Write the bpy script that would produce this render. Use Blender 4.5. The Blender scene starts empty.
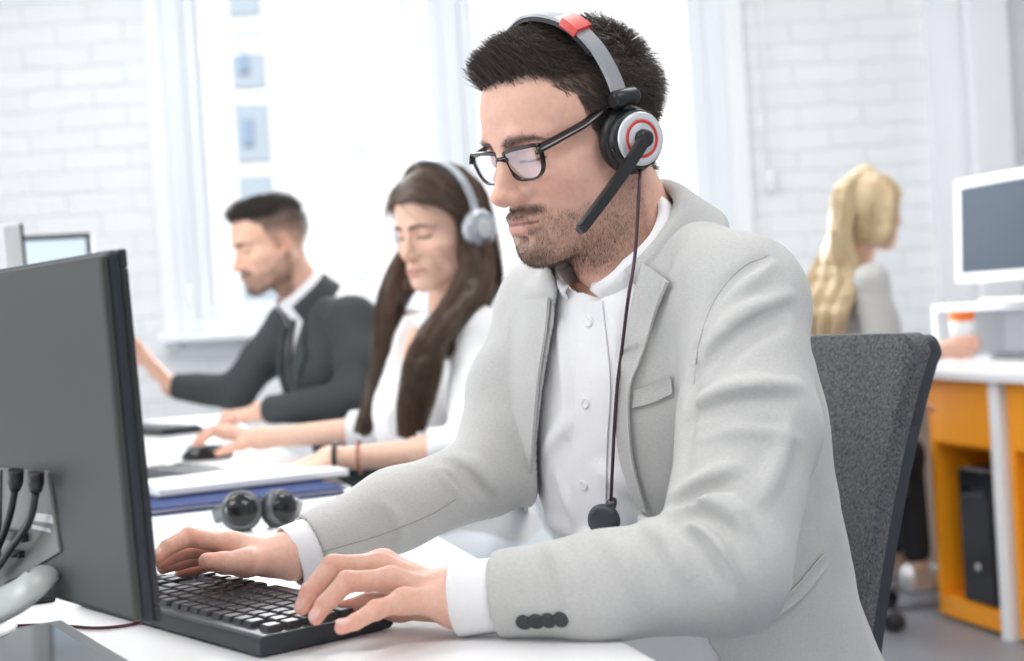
import bpy, bmesh, math, random
import numpy as np
from mathutils import Vector, Matrix

rng = np.random.default_rng(7)
C = bpy.context.scene.collection
rad = math.radians

# ------------------------------------------------------------------ camera
F_PX = 1422.2
CAM = np.array([0, 0, 1.01]); ROLL = rad(3.5); PITCH = rad(0.6)
CR = np.array([math.cos(ROLL), 0, -math.sin(ROLL)])
_u0 = np.array([math.sin(ROLL), 0, math.cos(ROLL)]); _f0 = np.array([0, 1., 0])
CF = _f0 * math.cos(PITCH) - _u0 * math.sin(PITCH)
CU = _u0 * math.cos(PITCH) + _f0 * math.sin(PITCH)

def W(u, v, d):
    "world point seen at photo position (u, v) at depth d"
    return CAM + d * (CF + (u - 512) / F_PX * CR + (330.5 - v) / F_PX * CU)

def Wz(u, v, z):
    "world point seen at (u, v) lying on the horizontal plane z"
    r = CF + (u - 512) / F_PX * CR + (330.5 - v) / F_PX * CU
    return CAM + r * ((z - CAM[2]) / r[2])

def proj(p):
    q = np.asarray(p) - CAM; d = q @ CF
    return np.stack([512 + F_PX * (q @ CR) / d, 330.5 - F_PX * (q @ CU) / d, d], -1)

cam = bpy.data.cameras.new('camera'); cam_o = bpy.data.objects.new('camera', cam); C.objects.link(cam_o)
m = Matrix.Identity(4)
for i in range(3):
    m[i][0], m[i][1], m[i][2], m[i][3] = CR[i], CU[i], -CF[i], CAM[i]
cam_o.matrix_world = m
cam.sensor_width = 36; cam.lens = F_PX / 1024 * 36
cam.clip_start = .05; cam.clip_end = 300
cam.dof.use_dof = True; cam.dof.focus_distance = 1.38; cam.dof.aperture_fstop = 4.6
bpy.context.scene.camera = cam_o

# ------------------------------------------------------------------ materials
def mat(name, col, rough=.6, metal=0., var=0., vscale=20., bump=0., bscale=60., spec=.5, emit=None, estr=0.,
        attr=None, sss=0., sssr=(.9, .35, .2), coat=0., sheen=0., alpha=1., stretch=None):
    mt = bpy.data.materials.new(name); mt.use_nodes = True
    nt = mt.node_tree; N = nt.nodes; L = nt.links
    b = N['Principled BSDF']
    b.inputs['Base Color'].default_value = (*col, 1)
    b.inputs['Roughness'].default_value = rough
    b.inputs['Metallic'].default_value = metal
    b.inputs['Specular IOR Level'].default_value = spec
    b.inputs['Coat Weight'].default_value = coat
    b.inputs['Sheen Weight'].default_value = sheen
    if sss:
        b.inputs['Subsurface Weight'].default_value = sss
        b.inputs['Subsurface Radius'].default_value = sssr
        b.inputs['Subsurface Scale'].default_value = .004
    if emit:
        b.inputs['Emission Color'].default_value = (*emit, 1); b.inputs['Emission Strength'].default_value = estr
    src = None
    if attr:
        a = N.new('ShaderNodeAttribute'); a.attribute_name = attr; src = a.outputs['Color']
    tc = N.new('ShaderNodeTexCoord'); co = tc.outputs['Object']
    if stretch:
        mp = N.new('ShaderNodeMapping'); mp.inputs['Scale'].default_value = stretch; L.new(co, mp.inputs['Vector']); co = mp.outputs['Vector']
    if var:
        n = N.new('ShaderNodeTexNoise'); n.inputs['Scale'].default_value = vscale; n.inputs['Detail'].default_value = 4
        L.new(co, n.inputs['Vector'])
        mr = N.new('ShaderNodeMapRange'); mr.inputs[1].default_value = .25; mr.inputs[2].default_value = .75
        mr.inputs[3].default_value = 1 - var; mr.inputs[4].default_value = 1 + var
        L.new(n.outputs[0], mr.inputs[0])
        mx = N.new('ShaderNodeVectorMath'); mx.operation = 'MULTIPLY'
        if src: L.new(src, mx.inputs[0])
        else: mx.inputs[0].default_value = col
        L.new(mr.outputs[0], mx.inputs[1]); src = mx.outputs[0]
    if src: L.new(src, b.inputs['Base Color'])
    if bump:
        n2 = N.new('ShaderNodeTexNoise'); n2.inputs['Scale'].default_value = bscale; n2.inputs['Detail'].default_value = 3
        L.new(co, n2.inputs['Vector'])
        bp = N.new('ShaderNodeBump'); bp.inputs['Strength'].default_value = bump; bp.inputs['Distance'].default_value = .002
        L.new(n2.outputs[0], bp.inputs['Height']); L.new(bp.outputs[0], b.inputs['Normal'])
    return mt

def lens_mat(name, tint=(.96, .97, 1), gloss=.12):
    mt = bpy.data.materials.new(name); mt.use_nodes = True
    nt = mt.node_tree; N = nt.nodes; L = nt.links
    N.remove(N['Principled BSDF'])
    t = N.new('ShaderNodeBsdfTransparent'); t.inputs[0].default_value = (*tint, 1)
    g = N.new('ShaderNodeBsdfGlossy'); g.inputs['Roughness'].default_value = .02; g.inputs[0].default_value = (.8, .85, 1, 1)
    lw = N.new('ShaderNodeLayerWeight'); lw.inputs[0].default_value = .12
    ad = N.new('ShaderNodeMath'); ad.operation = 'ADD'; ad.inputs[1].default_value = gloss - .04; L.new(lw.outputs['Facing'], ad.inputs[0])
    mx = N.new('ShaderNodeMixShader'); L.new(ad.outputs[0], mx.inputs[0]); L.new(t.outputs[0], mx.inputs[1]); L.new(g.outputs[0], mx.inputs[2])
    L.new(mx.outputs[0], N['Material Output'].inputs[0])
    return mt

# ------------------------------------------------------------------ objects
def thing(name, label, cat, loc=(0, 0, 0), group=None):
    o = bpy.data.objects.new(name, None); C.objects.link(o); o.location = [float(a) for a in loc]; o.empty_display_size = .05
    o['label'] = label; o['category'] = cat
    if group: o['group'] = group
    return o

def tag(o, label, cat, group=None):
    o['label'] = label; o['category'] = cat
    if group: o['group'] = group
    return o

def attach(o, parent):
    o.parent = parent
    if parent.parent is None: o.matrix_parent_inverse = Matrix.Translation(-Vector(parent.location))
    return o

def link(name, me, mt, parent=None, kind=None):
    o = bpy.data.objects.new(name, me); C.objects.link(o)
    if mt is not None and not me.materials:
        for q in (mt if isinstance(mt, (list, tuple)) else [mt]): me.materials.append(q)
    if parent is not None: attach(o, parent)
    if kind: o['kind'] = kind
    return o

def np_mesh(name, V, faces, smooth=True, cols=None):
    "V (n,3); faces: list of (k,m) int arrays"
    V = np.asarray(V, np.float32); me = bpy.data.meshes.new(name)
    faces = [np.asarray(f, np.int32) for f in faces if len(f)]
    me.vertices.add(len(V)); me.vertices.foreach_set('co', V.ravel())
    nl = sum(f.size for f in faces); npoly = sum(len(f) for f in faces)
    me.loops.add(nl); me.polygons.add(npoly)
    me.loops.foreach_set('vertex_index', np.concatenate([f.ravel() for f in faces]))
    st = []; s = 0
    for f in faces:
        k = f.shape[1]; st.append(s + np.arange(len(f)) * k); s += f.size
    me.polygons.foreach_set('loop_start', np.concatenate(st).astype(np.int32))
    me.polygons.foreach_set('use_smooth', np.full(npoly, smooth))
    me.update(calc_edges=True); me.validate()
    if cols is not None:
        a = me.color_attributes.new('Col', 'FLOAT_COLOR', 'POINT')
        c4 = np.ones((len(V), 4), np.float32); c4[:, :3] = cols; a.data.foreach_set('color', c4.ravel())
    return me

def np_obj(name, V, faces, mt, parent=None, smooth=True, cols=None, kind=None):
    return link(name, np_mesh(name, V, faces, smooth, cols), mt, parent, kind)

def rx(a): return np.array([[1, 0, 0], [0, math.cos(a), -math.sin(a)], [0, math.sin(a), math.cos(a)]])
def ry(a): return np.array([[math.cos(a), 0, math.sin(a)], [0, 1, 0], [-math.sin(a), 0, math.cos(a)]])
def rz(a): return np.array([[math.cos(a), -math.sin(a), 0], [math.sin(a), math.cos(a), 0], [0, 0, 1]])

class MB:
    "gathers simple solids into one mesh; M is a 3x3 frame and o an origin applied to local points"
    def __init__(s, M=None, o=(0, 0, 0)):
        s.bm = bmesh.new(); s.M = np.eye(3) if M is None else np.asarray(M, float); s.o = np.asarray(o, float)
    def t(s, p): return Vector(s.M @ np.asarray(p, float) + s.o)
    def box(s, c, size, bev=0., seg=2, rot=None):
        bm2 = bmesh.new(); bmesh.ops.create_cube(bm2, size=1)
        for v in bm2.verts: v.co = Vector([v.co[i] * size[i] for i in range(3)])
        if bev: bmesh.ops.bevel(bm2, geom=bm2.edges[:], offset=min(bev, min(size) * .49), segments=seg, profile=.5, affect='EDGES')
        s._add(bm2, c, rot); return s
    def _add(s, bm2, c, rot=None):
        r = np.eye(3) if rot is None else rot
        mp = {v: s.bm.verts.new(s.t(r @ np.array(v.co) + np.asarray(c, float))) for v in bm2.verts}
        for f in bm2.faces:
            try:
                g = s.bm.faces.new([mp[v] for v in f.verts]); g.smooth = f.smooth
            except ValueError: pass
        bm2.free()
    def tube(s, pts, r, n=10, cap=True, flat=None):
        pts = [np.asarray(p, float) for p in pts]; k = len(pts)
        rs = [r] * k if np.isscalar(r) else list(r); rings = []; up = np.array([0, 0, 1.]); last = None
        for i, p in enumerate(pts):
            d = pts[min(i + 1, k - 1)] - pts[max(i - 1, 0)]; d = d / (np.linalg.norm(d) + 1e-12)
            if last is None:
                a = np.cross(d, up if abs(d[2]) < .9 else np.array([1., 0, 0]))
            else: a = last - d * (last @ d)
            a /= np.linalg.norm(a) + 1e-12; b = np.cross(d, a); last = a
            fx, fy = flat if flat else (1, 1)
            rings.append([s.bm.verts.new(s.t(p + rs[i] * (fx * a * math.cos(q) + fy * b * math.sin(q)))) for q in np.arange(n) * 2 * math.pi / n])
        for i in range(k - 1):
            for j in range(n):
                f = s.bm.faces.new([rings[i][j], rings[i][(j + 1) % n], rings[i + 1][(j + 1) % n], rings[i + 1][j]]); f.smooth = True
        if cap:
            s.bm.faces.new(rings[0][::-1]); s.bm.faces.new(rings[-1])
        return s
    def lathe(s, prof, c=(0, 0, 0), ax=None, n=32, cap=True):
        "prof: list of (radius, height) along the axis; ax = 3x3 whose third column is the axis"
        A = np.eye(3) if ax is None else ax; rings = []
        for r, h in prof:
            rings.append([s.bm.verts.new(s.t(A @ np.array([r * math.cos(q), r * math.sin(q), h]) + np.asarray(c, float))) for q in np.arange(n) * 2 * math.pi / n])
        for i in range(len(prof) - 1):
            for j in range(n):
                f = s.bm.faces.new([rings[i][j], rings[i][(j + 1) % n], rings[i + 1][(j + 1) % n], rings[i + 1][j]]); f.smooth = True
        if cap:
            s.bm.faces.new(rings[0][::-1]); s.bm.faces.new(rings[-1])
        return s
    def ball(s, c, r, rot=None, n=16):
        bm2 = bmesh.new(); bmesh.ops.create_uvsphere(bm2, u_segments=n, v_segments=n // 2 + 2, radius=1)
        r = (r, r, r) if np.isscalar(r) else r
        for v in bm2.verts: v.co = Vector([v.co[i] * r[i] for i in range(3)])
        for f in bm2.faces: f.smooth = True
        s._add(bm2, c, rot); return s
    def prism(s, poly, h0, h1, bev=0.):
        "poly in local xy, extruded z h0..h1"
        bm2 = bmesh.new(); lo = [bm2.verts.new((x, y, h0)) for x, y in poly]; hi = [bm2.verts.new((x, y, h1)) for x, y in poly]
        n = len(poly); bm2.faces.new(lo[::-1]); bm2.faces.new(hi)
        for i in range(n): bm2.faces.new([lo[i], lo[(i + 1) % n], hi[(i + 1) % n], hi[i]])
        if bev: bmesh.ops.bevel(bm2, geom=bm2.edges[:], offset=bev, segments=2, profile=.5, affect='EDGES')
        s._add(bm2, (0, 0, 0)); return s
    def build(s, name, mt, parent=None, kind=None, smooth=None):
        bmesh.ops.recalc_face_normals(s.bm, faces=s.bm.faces[:])
        me = bpy.data.meshes.new(name); s.bm.to_mesh(me); s.bm.free()
        if smooth is not None:
            me.polygons.foreach_set('use_smooth', np.full(len(me.polygons), smooth))
        return link(name, me, mt, parent, kind)

# ------------------------------------------------------------------ distance fields
def smin(a, b, k):
    h = np.clip(.5 + .5 * (b - a) / k, 0, 1); return b * (1 - h) + a * h - k * h * (1 - h)
def smax(a, b, k): return -smin(-a, -b, k)
def ell(P, c, r, M=None):
    q = P - np.asarray(c, np.float32)
    if M is not None: q = q @ M.astype(np.float32)
    r = np.asarray(r, np.float32)
    k0 = np.linalg.norm(q / r, axis=1); k1 = np.linalg.norm(q / (r * r), axis=1) + 1e-9
    return k0 * (k0 - 1) / k1
def rc(P, a, b, ra, rb):
    a = np.asarray(a, np.float32); b = np.asarray(b, np.float32); ba = b - a
    pa = P - a; h = np.clip(pa @ ba / (ba @ ba), 0, 1)
    return np.linalg.norm(pa - h[:, None] * ba, axis=1) - (ra + (rb - ra) * h)
def chain(P, pts, rs, k=0.):
    d = None
    for i in range(len(pts) - 1):
        e = rc(P, pts[i], pts[i + 1], rs[i], rs[i + 1])
        d = e if d is None else (smin(d, e, k) if k else np.minimum(d, e))
    return d
def sbox(P, c, half, M=None, r=0.):
    q = P - np.asarray(c, np.float32)
    if M is not None: q = q @ M
    q = np.abs(q) - (np.asarray(half) - r)
    return np.linalg.norm(np.maximum(q, 0), axis=1) + np.minimum(q.max(1), 0) - r
def plane(P, o, n):
    n = np.asarray(n, float); n = n / np.linalg.norm(n); return (P - np.asarray(o)) @ n
def poly2d(p, poly):
    "signed distance to a 2-D polygon (negative inside)"
    poly = np.asarray(poly, float); n = len(poly); d = np.full(len(p), 1e9); s = np.ones(len(p))
    for i in range(n):
        a = poly[i]; b = poly[i - 1]; e = b - a; w = p - a
        q = w - e * np.clip((w @ e) / (e @ e + 1e-12), 0, 1)[:, None]; d = np.minimum(d, (q ** 2).sum(1))
        c1 = p[:, 1] >= a[1]; c2 = p[:, 1] < b[1]; c3 = e[0] * w[:, 1] > e[1] * w[:, 0]
        flip = (c1 & c2 & c3) | (~c1 & ~c2 & ~c3); s = np.where(flip, -s, s)
    return s * np.sqrt(d)

def polygonize(f, lo, hi, h, blk=8, margin=2.2):
    lo = np.asarray(lo, float); hi = np.asarray(hi, float)
    nb = np.ceil((hi - lo) / (h * blk)).astype(int); n = nb * blk
    bi = np.stack(np.meshgrid(*[np.arange(k) for k in nb], indexing='ij'), -1).reshape(-1, 3)
    cen = (lo + (bi * blk + (blk - 1) / 2) * h).astype(np.float32)
    dc = np.concatenate([f(cen[i:i + 200000]) for i in range(0, len(cen), 200000)])
    act = np.abs(dc) < blk * h * .87 * margin
    D = np.repeat(np.repeat(np.repeat(dc.reshape(nb), blk, 0), blk, 1), blk, 2).astype(np.float32)
    loc = np.stack(np.meshgrid(*[np.arange(blk)] * 3, indexing='ij'), -1).reshape(-1, 3)
    A = bi[act]
    for i in range(0, len(A), 400):
        idx = (A[i:i + 400, None, :] * blk + loc[None]).reshape(-1, 3)
        D[idx[:, 0], idx[:, 1], idx[:, 2]] = f((lo + idx * h).astype(np.float32))
    S = D < 0
    a = S[:-1, :-1, :-1]; cnt = np.zeros(a.shape, np.int8)
    offs = [(i, j, k) for i in (0, 1) for j in (0, 1) for k in (0, 1)]
    sh = tuple(x - 1 for x in D.shape)
    sl = lambda A_, o: A_[o[0]:o[0] + sh[0], o[1]:o[1] + sh[1], o[2]:o[2] + sh[2]]
    for o in offs: cnt += sl(S, o)
    mask = (cnt > 0) & (cnt < 8); cell = np.argwhere(mask)
    vid = np.full(sh, -1, np.int32); vid[mask] = np.arange(len(cell))
    acc = np.zeros((len(cell), 3)); num = np.zeros(len(cell))
    cv = {o: D[cell[:, 0] + o[0], cell[:, 1] + o[1], cell[:, 2] + o[2]] for o in offs}
    for o in offs:
        for ax in range(3):
            if o[ax]: continue
            o2 = list(o); o2[ax] = 1; o2 = tuple(o2)
            x, y = cv[o], cv[o2]; cr = (x < 0) != (y < 0)
            t = np.where(cr, x / np.where(cr, x - y, 1), 0)
            p = np.array(o, float)[None].repeat(len(cell), 0); p[:, ax] += t
            acc[cr] += p[cr]; num[cr] += 1
    V = lo + (cell + acc / num[:, None]) * h
    Fs = []
    for ax in range(3):
        u, w = [(1, 2), (2, 0), (0, 1)][ax]
        s0 = [slice(1, None)] * 3; s0[ax] = slice(None, sh[ax])
        A0 = S[tuple(slice(1, sh[i]) if i != ax else slice(0, sh[i]) for i in range(3))]
        A1 = S[tuple(slice(1, sh[i]) if i != ax else slice(1, sh[i] + 1) for i in range(3))]
        e = np.argwhere(A0 != A1); sg = A0[A0 != A1]
        base = e.copy()
        for i in range(3):
            if i != ax: base[:, i] += 1
        def vv(du, dw):
            q = base.copy(); q[:, u] -= du; q[:, w] -= dw; return vid[q[:, 0], q[:, 1], q[:, 2]]
        quad = np.stack([vv(1, 1), vv(0, 1), vv(0, 0), vv(1, 0)], 1)
        quad[~sg] = quad[~sg][:, ::-1]; Fs.append(quad)
    Q = np.concatenate(Fs); Q = Q[(Q >= 0).all(1)]
    return V, Q

def relax(V, Q, it=2, lam=.5):
    E = np.concatenate([Q[:, [0, 1]], Q[:, [1, 2]], Q[:, [2, 3]], Q[:, [3, 0]]])
    for _ in range(it):
        s = np.zeros_like(V); c = np.zeros(len(V))
        for k in range(3):
            s[:, k] = np.bincount(E[:, 0], V[E[:, 1], k], len(V)) + np.bincount(E[:, 1], V[E[:, 0], k], len(V))
        c = np.bincount(E[:, 0], minlength=len(V)) + np.bincount(E[:, 1], minlength=len(V))
        V = V + lam * (s / np.maximum(c, 1)[:, None] - V)
    return V

def vnormals(V, Q):
    n = np.cross(V[Q[:, 2]] - V[Q[:, 0]], V[Q[:, 3]] - V[Q[:, 1]])
    N = np.zeros_like(V)
    for c in range(4):
        for k in range(3): N[:, k] += np.bincount(Q[:, c], n[:, k], len(V))
    return N / (np.linalg.norm(N, axis=1)[:, None] + 1e-12)

def vnoise(P, s, seed=0):
    "smooth value noise in -1..1"
    q = P * s + seed * 17.3; i = np.floor(q).astype(np.int64); f = q - i; f = f * f * (3 - 2 * f); r = 0
    for a in (0, 1):
        for b in (0, 1):
            for c in (0, 1):
                hsh = ((i[:, 0] + a) * 73856093 ^ (i[:, 1] + b) * 19349663 ^ (i[:, 2] + c) * 83492791) & 0xffff
                hsh = ((hsh * 2654435761) >> 8) & 0xffff
                r = r + (hsh / 32767.5 - 1) * (f[:, 0] if a else 1 - f[:, 0]) * (f[:, 1] if b else 1 - f[:, 1]) * (f[:, 2] if c else 1 - f[:, 2])
    return r

def strands(name, paths, r0, r1, mt, parent=None, cols=None, kind=None):
    "paths (n, k, 3): thin three-sided tapering hairs"
    paths = np.asarray(paths, float); n, k, _ = paths.shape
    d = np.gradient(paths, axis=1); d /= np.linalg.norm(d, axis=2, keepdims=True) + 1e-12
    ref = rng.normal(size=(n, 1, 3)); a = np.cross(d, ref); a /= np.linalg.norm(a, axis=2, keepdims=True) + 1e-12; b = np.cross(d, a)
    rr = np.linspace(1, 0, k)[None, :, None] ** .7; r = r1 + (r0 - r1) * rr
    V = np.stack([paths + r * (a * math.cos(q) + b * math.sin(q)) for q in (0, 2.094, 4.189)], 2).reshape(-1, 3)
    base = (np.arange(n)[:, None] * k + np.arange(k - 1)[None]).ravel() * 3
    F = np.concatenate([np.stack([base + j, base + (j + 1) % 3, base + 3 + (j + 1) % 3, base + 3 + j], 1) for j in range(3)])
    cc = None if cols is None else np.repeat(cols, k * 3, 0)
    return np_obj(name, V, [F], mt, parent, True, cc, kind)

def catmull(pts, n):
    pts = np.asarray(pts, float); m_ = len(pts); P = np.concatenate([[2 * pts[0] - pts[1]], pts, [2 * pts[-1] - pts[-2]]]); out = []
    for t in np.linspace(0, m_ - 1, n):
        i = min(int(t), m_ - 2); f = t - i; a, b, c, d = P[i], P[i + 1], P[i + 2], P[i + 3]
        out.append(.5 * (2 * b + (c - a) * f + (2 * a - 5 * b + 4 * c - d) * f * f + (3 * b - a - 3 * c + d) * f ** 3))
    return np.array(out)

def nrm(v): v = np.asarray(v, float); return v / np.linalg.norm(v)

def ear_cup_axis(ax):
    ax = nrm(ax); a = nrm(np.cross(ax, (0, 0, 1))); return np.stack([a, np.cross(ax, a), ax], 1)
# ------------------------------------------------------------------ materials of the room
M_white = mat('white_paint', (.86, .87, .88), .5)
M_plaster = mat('smooth_plaster', (.84, .85, .87), .7, var=.02, vscale=3)
M_lam = mat('white_laminate', (.86, .86, .87), .32, spec=.4)
M_pvc = mat('white_window_frame', (.80, .83, .86), .35)
M_orange = mat('orange_board', (1.0, .37, .012), .45)
M_black = mat('black_plastic', (.014, .015, .018), .4)
M_blackg = mat('black_gloss', (.01, .011, .013), .12)
M_dark = mat('charcoal_plastic', (.045, .052, .062), .38)
M_back = mat('dark_grey_monitor_back', (.040, .045, .042), .45, spec=.35)
M_silver = mat('silver', (.72, .74, .77), .25, metal=.8)
M_chrome = mat('chrome', (.85, .86, .88), .12, metal=1)
M_grey = mat('light_grey_plastic', (.55, .57, .58), .4)

def brick_mat():
    mt = bpy.data.materials.new('white_painted_brick'); mt.use_nodes = True
    nt = mt.node_tree; N = nt.nodes; L = nt.links; b = N['Principled BSDF']; b.inputs['Roughness'].default_value = .75
    tc = N.new('ShaderNodeTexCoord'); mp = N.new('ShaderNodeMapping'); mp.inputs['Rotation'].default_value = (rad(90), 0, 0)
    L.new(tc.outputs['Object'], mp.inputs['Vector'])
    nz = N.new('ShaderNodeTexNoise'); nz.inputs['Scale'].default_value = 7; nz.inputs['Detail'].default_value = 4; L.new(mp.outputs[0], nz.inputs['Vector'])
    mxv = N.new('ShaderNodeMix'); mxv.data_type = 'VECTOR'; mxv.inputs[0].default_value = .04
    L.new(mp.outputs[0], mxv.inputs[4]); L.new(nz.outputs['Color'], mxv.inputs[5])
    br = N.new('ShaderNodeTexBrick'); L.new(mxv.outputs[1], br.inputs['Vector'])
    br.inputs['Scale'].default_value = 1; br.inputs['Brick Width'].default_value = .27; br.inputs['Row Height'].default_value = .086
    br.inputs['Mortar Size'].default_value = .008; br.inputs['Mortar Smooth'].default_value = .6
    br.inputs['Color1'].default_value = (.86, .865, .87, 1); br.inputs['Color2'].default_value = (.83, .84, .85, 1); br.inputs['Mortar'].default_value = (.78, .79, .80, 1)
    n3 = N.new('ShaderNodeTexNoise'); n3.inputs['Scale'].default_value = 2.3; n3.inputs['Detail'].default_value = 5; L.new(mp.outputs[0], n3.inputs['Vector'])
    mr = N.new('ShaderNodeMapRange'); mr.inputs[1].default_value = .55; mr.inputs[2].default_value = .72; mr.inputs[3].default_value = 0; mr.inputs[4].default_value = .22; L.new(n3.outputs[0], mr.inputs[0])
    mm = N.new('ShaderNodeMath'); mm.operation = 'MULTIPLY'; L.new(br.outputs['Fac'], mm.inputs[0]); L.new(mr.outputs[0], mm.inputs[1])
    mx = N.new('ShaderNodeMix'); mx.data_type = 'RGBA'; L.new(mm.outputs[0], mx.inputs[0]); L.new(br.outputs['Color'], mx.inputs[6]); mx.inputs[7].default_value = (.25, .27, .3, 1)
    L.new(mx.outputs[2], b.inputs['Base Color'])
    inv = N.new('ShaderNodeMath'); inv.operation = 'MULTIPLY_ADD'; inv.inputs[1].default_value = -1; L.new(br.outputs['Fac'], inv.inputs[0]); 
    n4 = N.new('ShaderNodeTexNoise'); n4.inputs['Scale'].default_value = 30; L.new(mp.outputs[0], n4.inputs['Vector']); L.new(n4.outputs[0], inv.inputs[2])
    bp = N.new('ShaderNodeBump'); bp.inputs['Strength'].default_value = .5; bp.inputs['Distance'].default_value = .008
    L.new(inv.outputs[0], bp.inputs['Height']); L.new(bp.outputs[0], b.inputs['Normal'])
    return mt
M_brick = brick_mat()

YW = 6.0                                    # back wall
def struct(o): o['kind'] = 'structure'; return o
WX0, WX1, WZ0, WZ1 = -1.40, .96, 1.02, 2.75 # window opening
mb = MB()
for x0, x1, z0, z1 in ((-5.5, WX0, 0, 3.0), (WX1, 1.80, 0, 3.0), (WX0, WX1, 0, WZ0), (WX0, WX1, WZ1, 3.0)):
    mb.box(((x0 + x1) / 2, YW + .15, (z0 + z1) / 2), (x1 - x0, .3, z1 - z0))
struct(mb.build('wall_back', M_brick))
struct(MB().box((3.4, YW - .05 + .2, 1.5), (3.2, .4, 3.0)).build('wall_back_plaster', M_plaster))
struct(MB().box((2.02, YW - .12, 1.5), (.16, .1, 3.0), .006).build('trim_pilaster', M_plaster))
struct(MB().box((5.1, 2.0, 1.5), (.2, 8.6, 3.0)).build('wall_right', M_plaster))
struct(MB().box((-5.6, 2.0, 1.5), (.2, 8.6, 3.0)).build('wall_left', M_plaster))
M_floor = mat('grey_floor', (.25, .265, .295), .4, var=.12, vscale=1.6, bump=.03, bscale=120)
struct(MB().box((-.25, 2, -.05), (10.9, 8.6, .1)).build('floor', M_floor))
struct(MB().box((-.25, 2.0, 3.05), (10.9, 8.6, .1)).build('ceiling', M_white))
struct(MB().box((-.25, YW - .012, .05), (4.1, .02, .1), .003).build('baseboard_back', M_white))

# window: outer casing, two sashes, panes, sill
wr = bpy.data.objects.new('window_1', None); C.objects.link(wr); wr.location = ((WX0 + WX1) / 2, YW, WZ0); wr['kind'] = 'structure'
mb = MB(); yf = YW + .04
cw = .085
mb.box((WX0 + cw / 2, yf, (WZ0 + WZ1) / 2), (cw, .12, WZ1 - WZ0), .006).box((WX1 - cw / 2, yf, (WZ0 + WZ1) / 2), (cw, .12, WZ1 - WZ0), .006)
mb.box(((WX0 + WX1) / 2, yf, WZ0 + .03), (WX1 - WX0 - 2 * cw, .12, .06), .006).box(((WX0 + WX1) / 2, yf, WZ1 - .04), (WX1 - WX0 - 2 * cw, .12, .08), .006)
mb.box((-.19, yf, (WZ0 + WZ1) / 2), (.075, .12, WZ1 - WZ0 - .1), .006)
struct(mb.build('window_frame', M_pvc, wr))
for x0, x1 in ((WX0 + cw, -.2275), (-.1525, WX1 - cw)):
    s = .058; z0, z1 = WZ0 + .06, WZ1 - .08; mb = MB()
    mb.box((x0 + s / 2, yf - .01, (z0 + z1) / 2), (s, .08, z1 - z0), .008).box((x1 - s / 2, yf - .01, (z0 + z1) / 2), (s, .08, z1 - z0), .008)
    mb.box(((x0 + x1) / 2, yf - .01, z0 + s / 2), (x1 - x0 - 2 * s, .08, s), .008).box(((x0 + x1) / 2, yf - .01, z1 - s / 2), (x1 - x0 - 2 * s, .08, s), .008)
    so = struct(mb.build('window_sash', M_pvc, wr))
    struct(MB().box(((x0 + x1) / 2, yf, (z0 + z1) / 2), (x1 - x0 - 2 * s, .006, z1 - z0 - 2 * s)).build('window_pane', M_pane if 'M_pane' in globals() else lens_mat('window_glass', (1, 1, 1), .06), so))
struct(MB().box(((WX0 + WX1) / 2, YW - .09, WZ0 - .02), (WX1 - WX0 + .12, .2, .035), .008).build('window_sill', M_white, wr))
# reveal casing around the opening
mb = MB()
mb.box((WX0 - .035, YW - .012, (WZ0 + WZ1) / 2), (.07, .03, WZ1 - WZ0 + .14), .006).box((WX1 + .04, YW - .012, (WZ0 + WZ1) / 2), (.08, .03, WZ1 - WZ0 + .14), .006)
struct(mb.build('window_casing', M_white, wr))

# radiator under the window
r = thing('radiator', 'white ribbed panel radiator under the window', 'radiator', (-.35, YW - .06, .15))
mb = MB(); mb.box((-.35, YW - .06, .5), (1.7, .03, .62), .01)
for i in range(34): mb.box((-1.17 + i * .0497, YW - .08, .5), (.03, .02, .56), .008)
mb.build('panel', M_white, r)
MB().tube([(.52, YW - .06, .25), (.60, YW - .06, .25), (.60, YW - .06, .01)], .011).build('pipe', M_white, r)
for x in (-1.0, .3): MB().box((x, YW - .026, .5), (.04, .045, .1), .004).build('bracket', M_white, r)

# blind cords
def cord(x, zt, zb, label, y=YW - .03):
    o = thing('blind_cord', label, 'cord', (x, y, zb))
    MB().tube([(x, y, zt), (x, y, zb)], .004, 6).build('cord', M_white, o)
    MB().lathe([(.004, .07), (.012, .06), (.016, 0), (.012, -.02), (.003, -.024)], (x, y, zb)).build('tassel', M_white, o)
p = W(771, 186, 5.95); cord(p[0], 2.9, p[2], 'thin white blind cord with a tassel hanging on the brick wall by the blonde woman')
p = W(190, 300, 5.9); cord(p[0], 2.7, p[2], 'white blind cord with tassel by the window frame behind the dark-suited man', YW - .1)

# building across the street
M_fac = mat('white_facade', (.9, .9, .88), .8)
M_fwin = mat('facade_window_glass', (.46, .53, .60), .4)
M_fblue = mat('blue_shutter', (.30, .40, .55), .5)
M_fbal = mat('balcony_panel', (.70,.74,.78), .7)
YB = 55.
bd = thing('apartment_building', 'sunlit white apartment building seen outside through the window', 'building', (-9, YB, -14))
MB().box((-3, YB + 4, 2), (34, 8, 40)).build('facade', M_fac, bd)
def fwin(u0, v0, u1, v1, kind):
    a = W(u0, v0, YB); b = W(u1, v1, YB); cx, cz = (a[0] + b[0]) / 2, (a[2] + b[2]) / 2; w, h = abs(b[0] - a[0]), abs(a[2] - b[2])
    o = MB().box((cx, YB - .02, cz), (w, .12, h), .02).build('window', M_fwin if kind != 'faint' else M_fbal, bd)
    if kind == 'bal':
        MB().box((cx - .15 * w, YB - .15, cz), (.3 * w, .1, .42 * h)).build('shutter', M_fblue, o)
fwin(228, -6, 262, 15, ''); fwin(230, 33, 267, 88, 'bal'); fwin(234, 102, 272, 161, 'bal'); fwin(238, 176, 276, 232, '')
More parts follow.
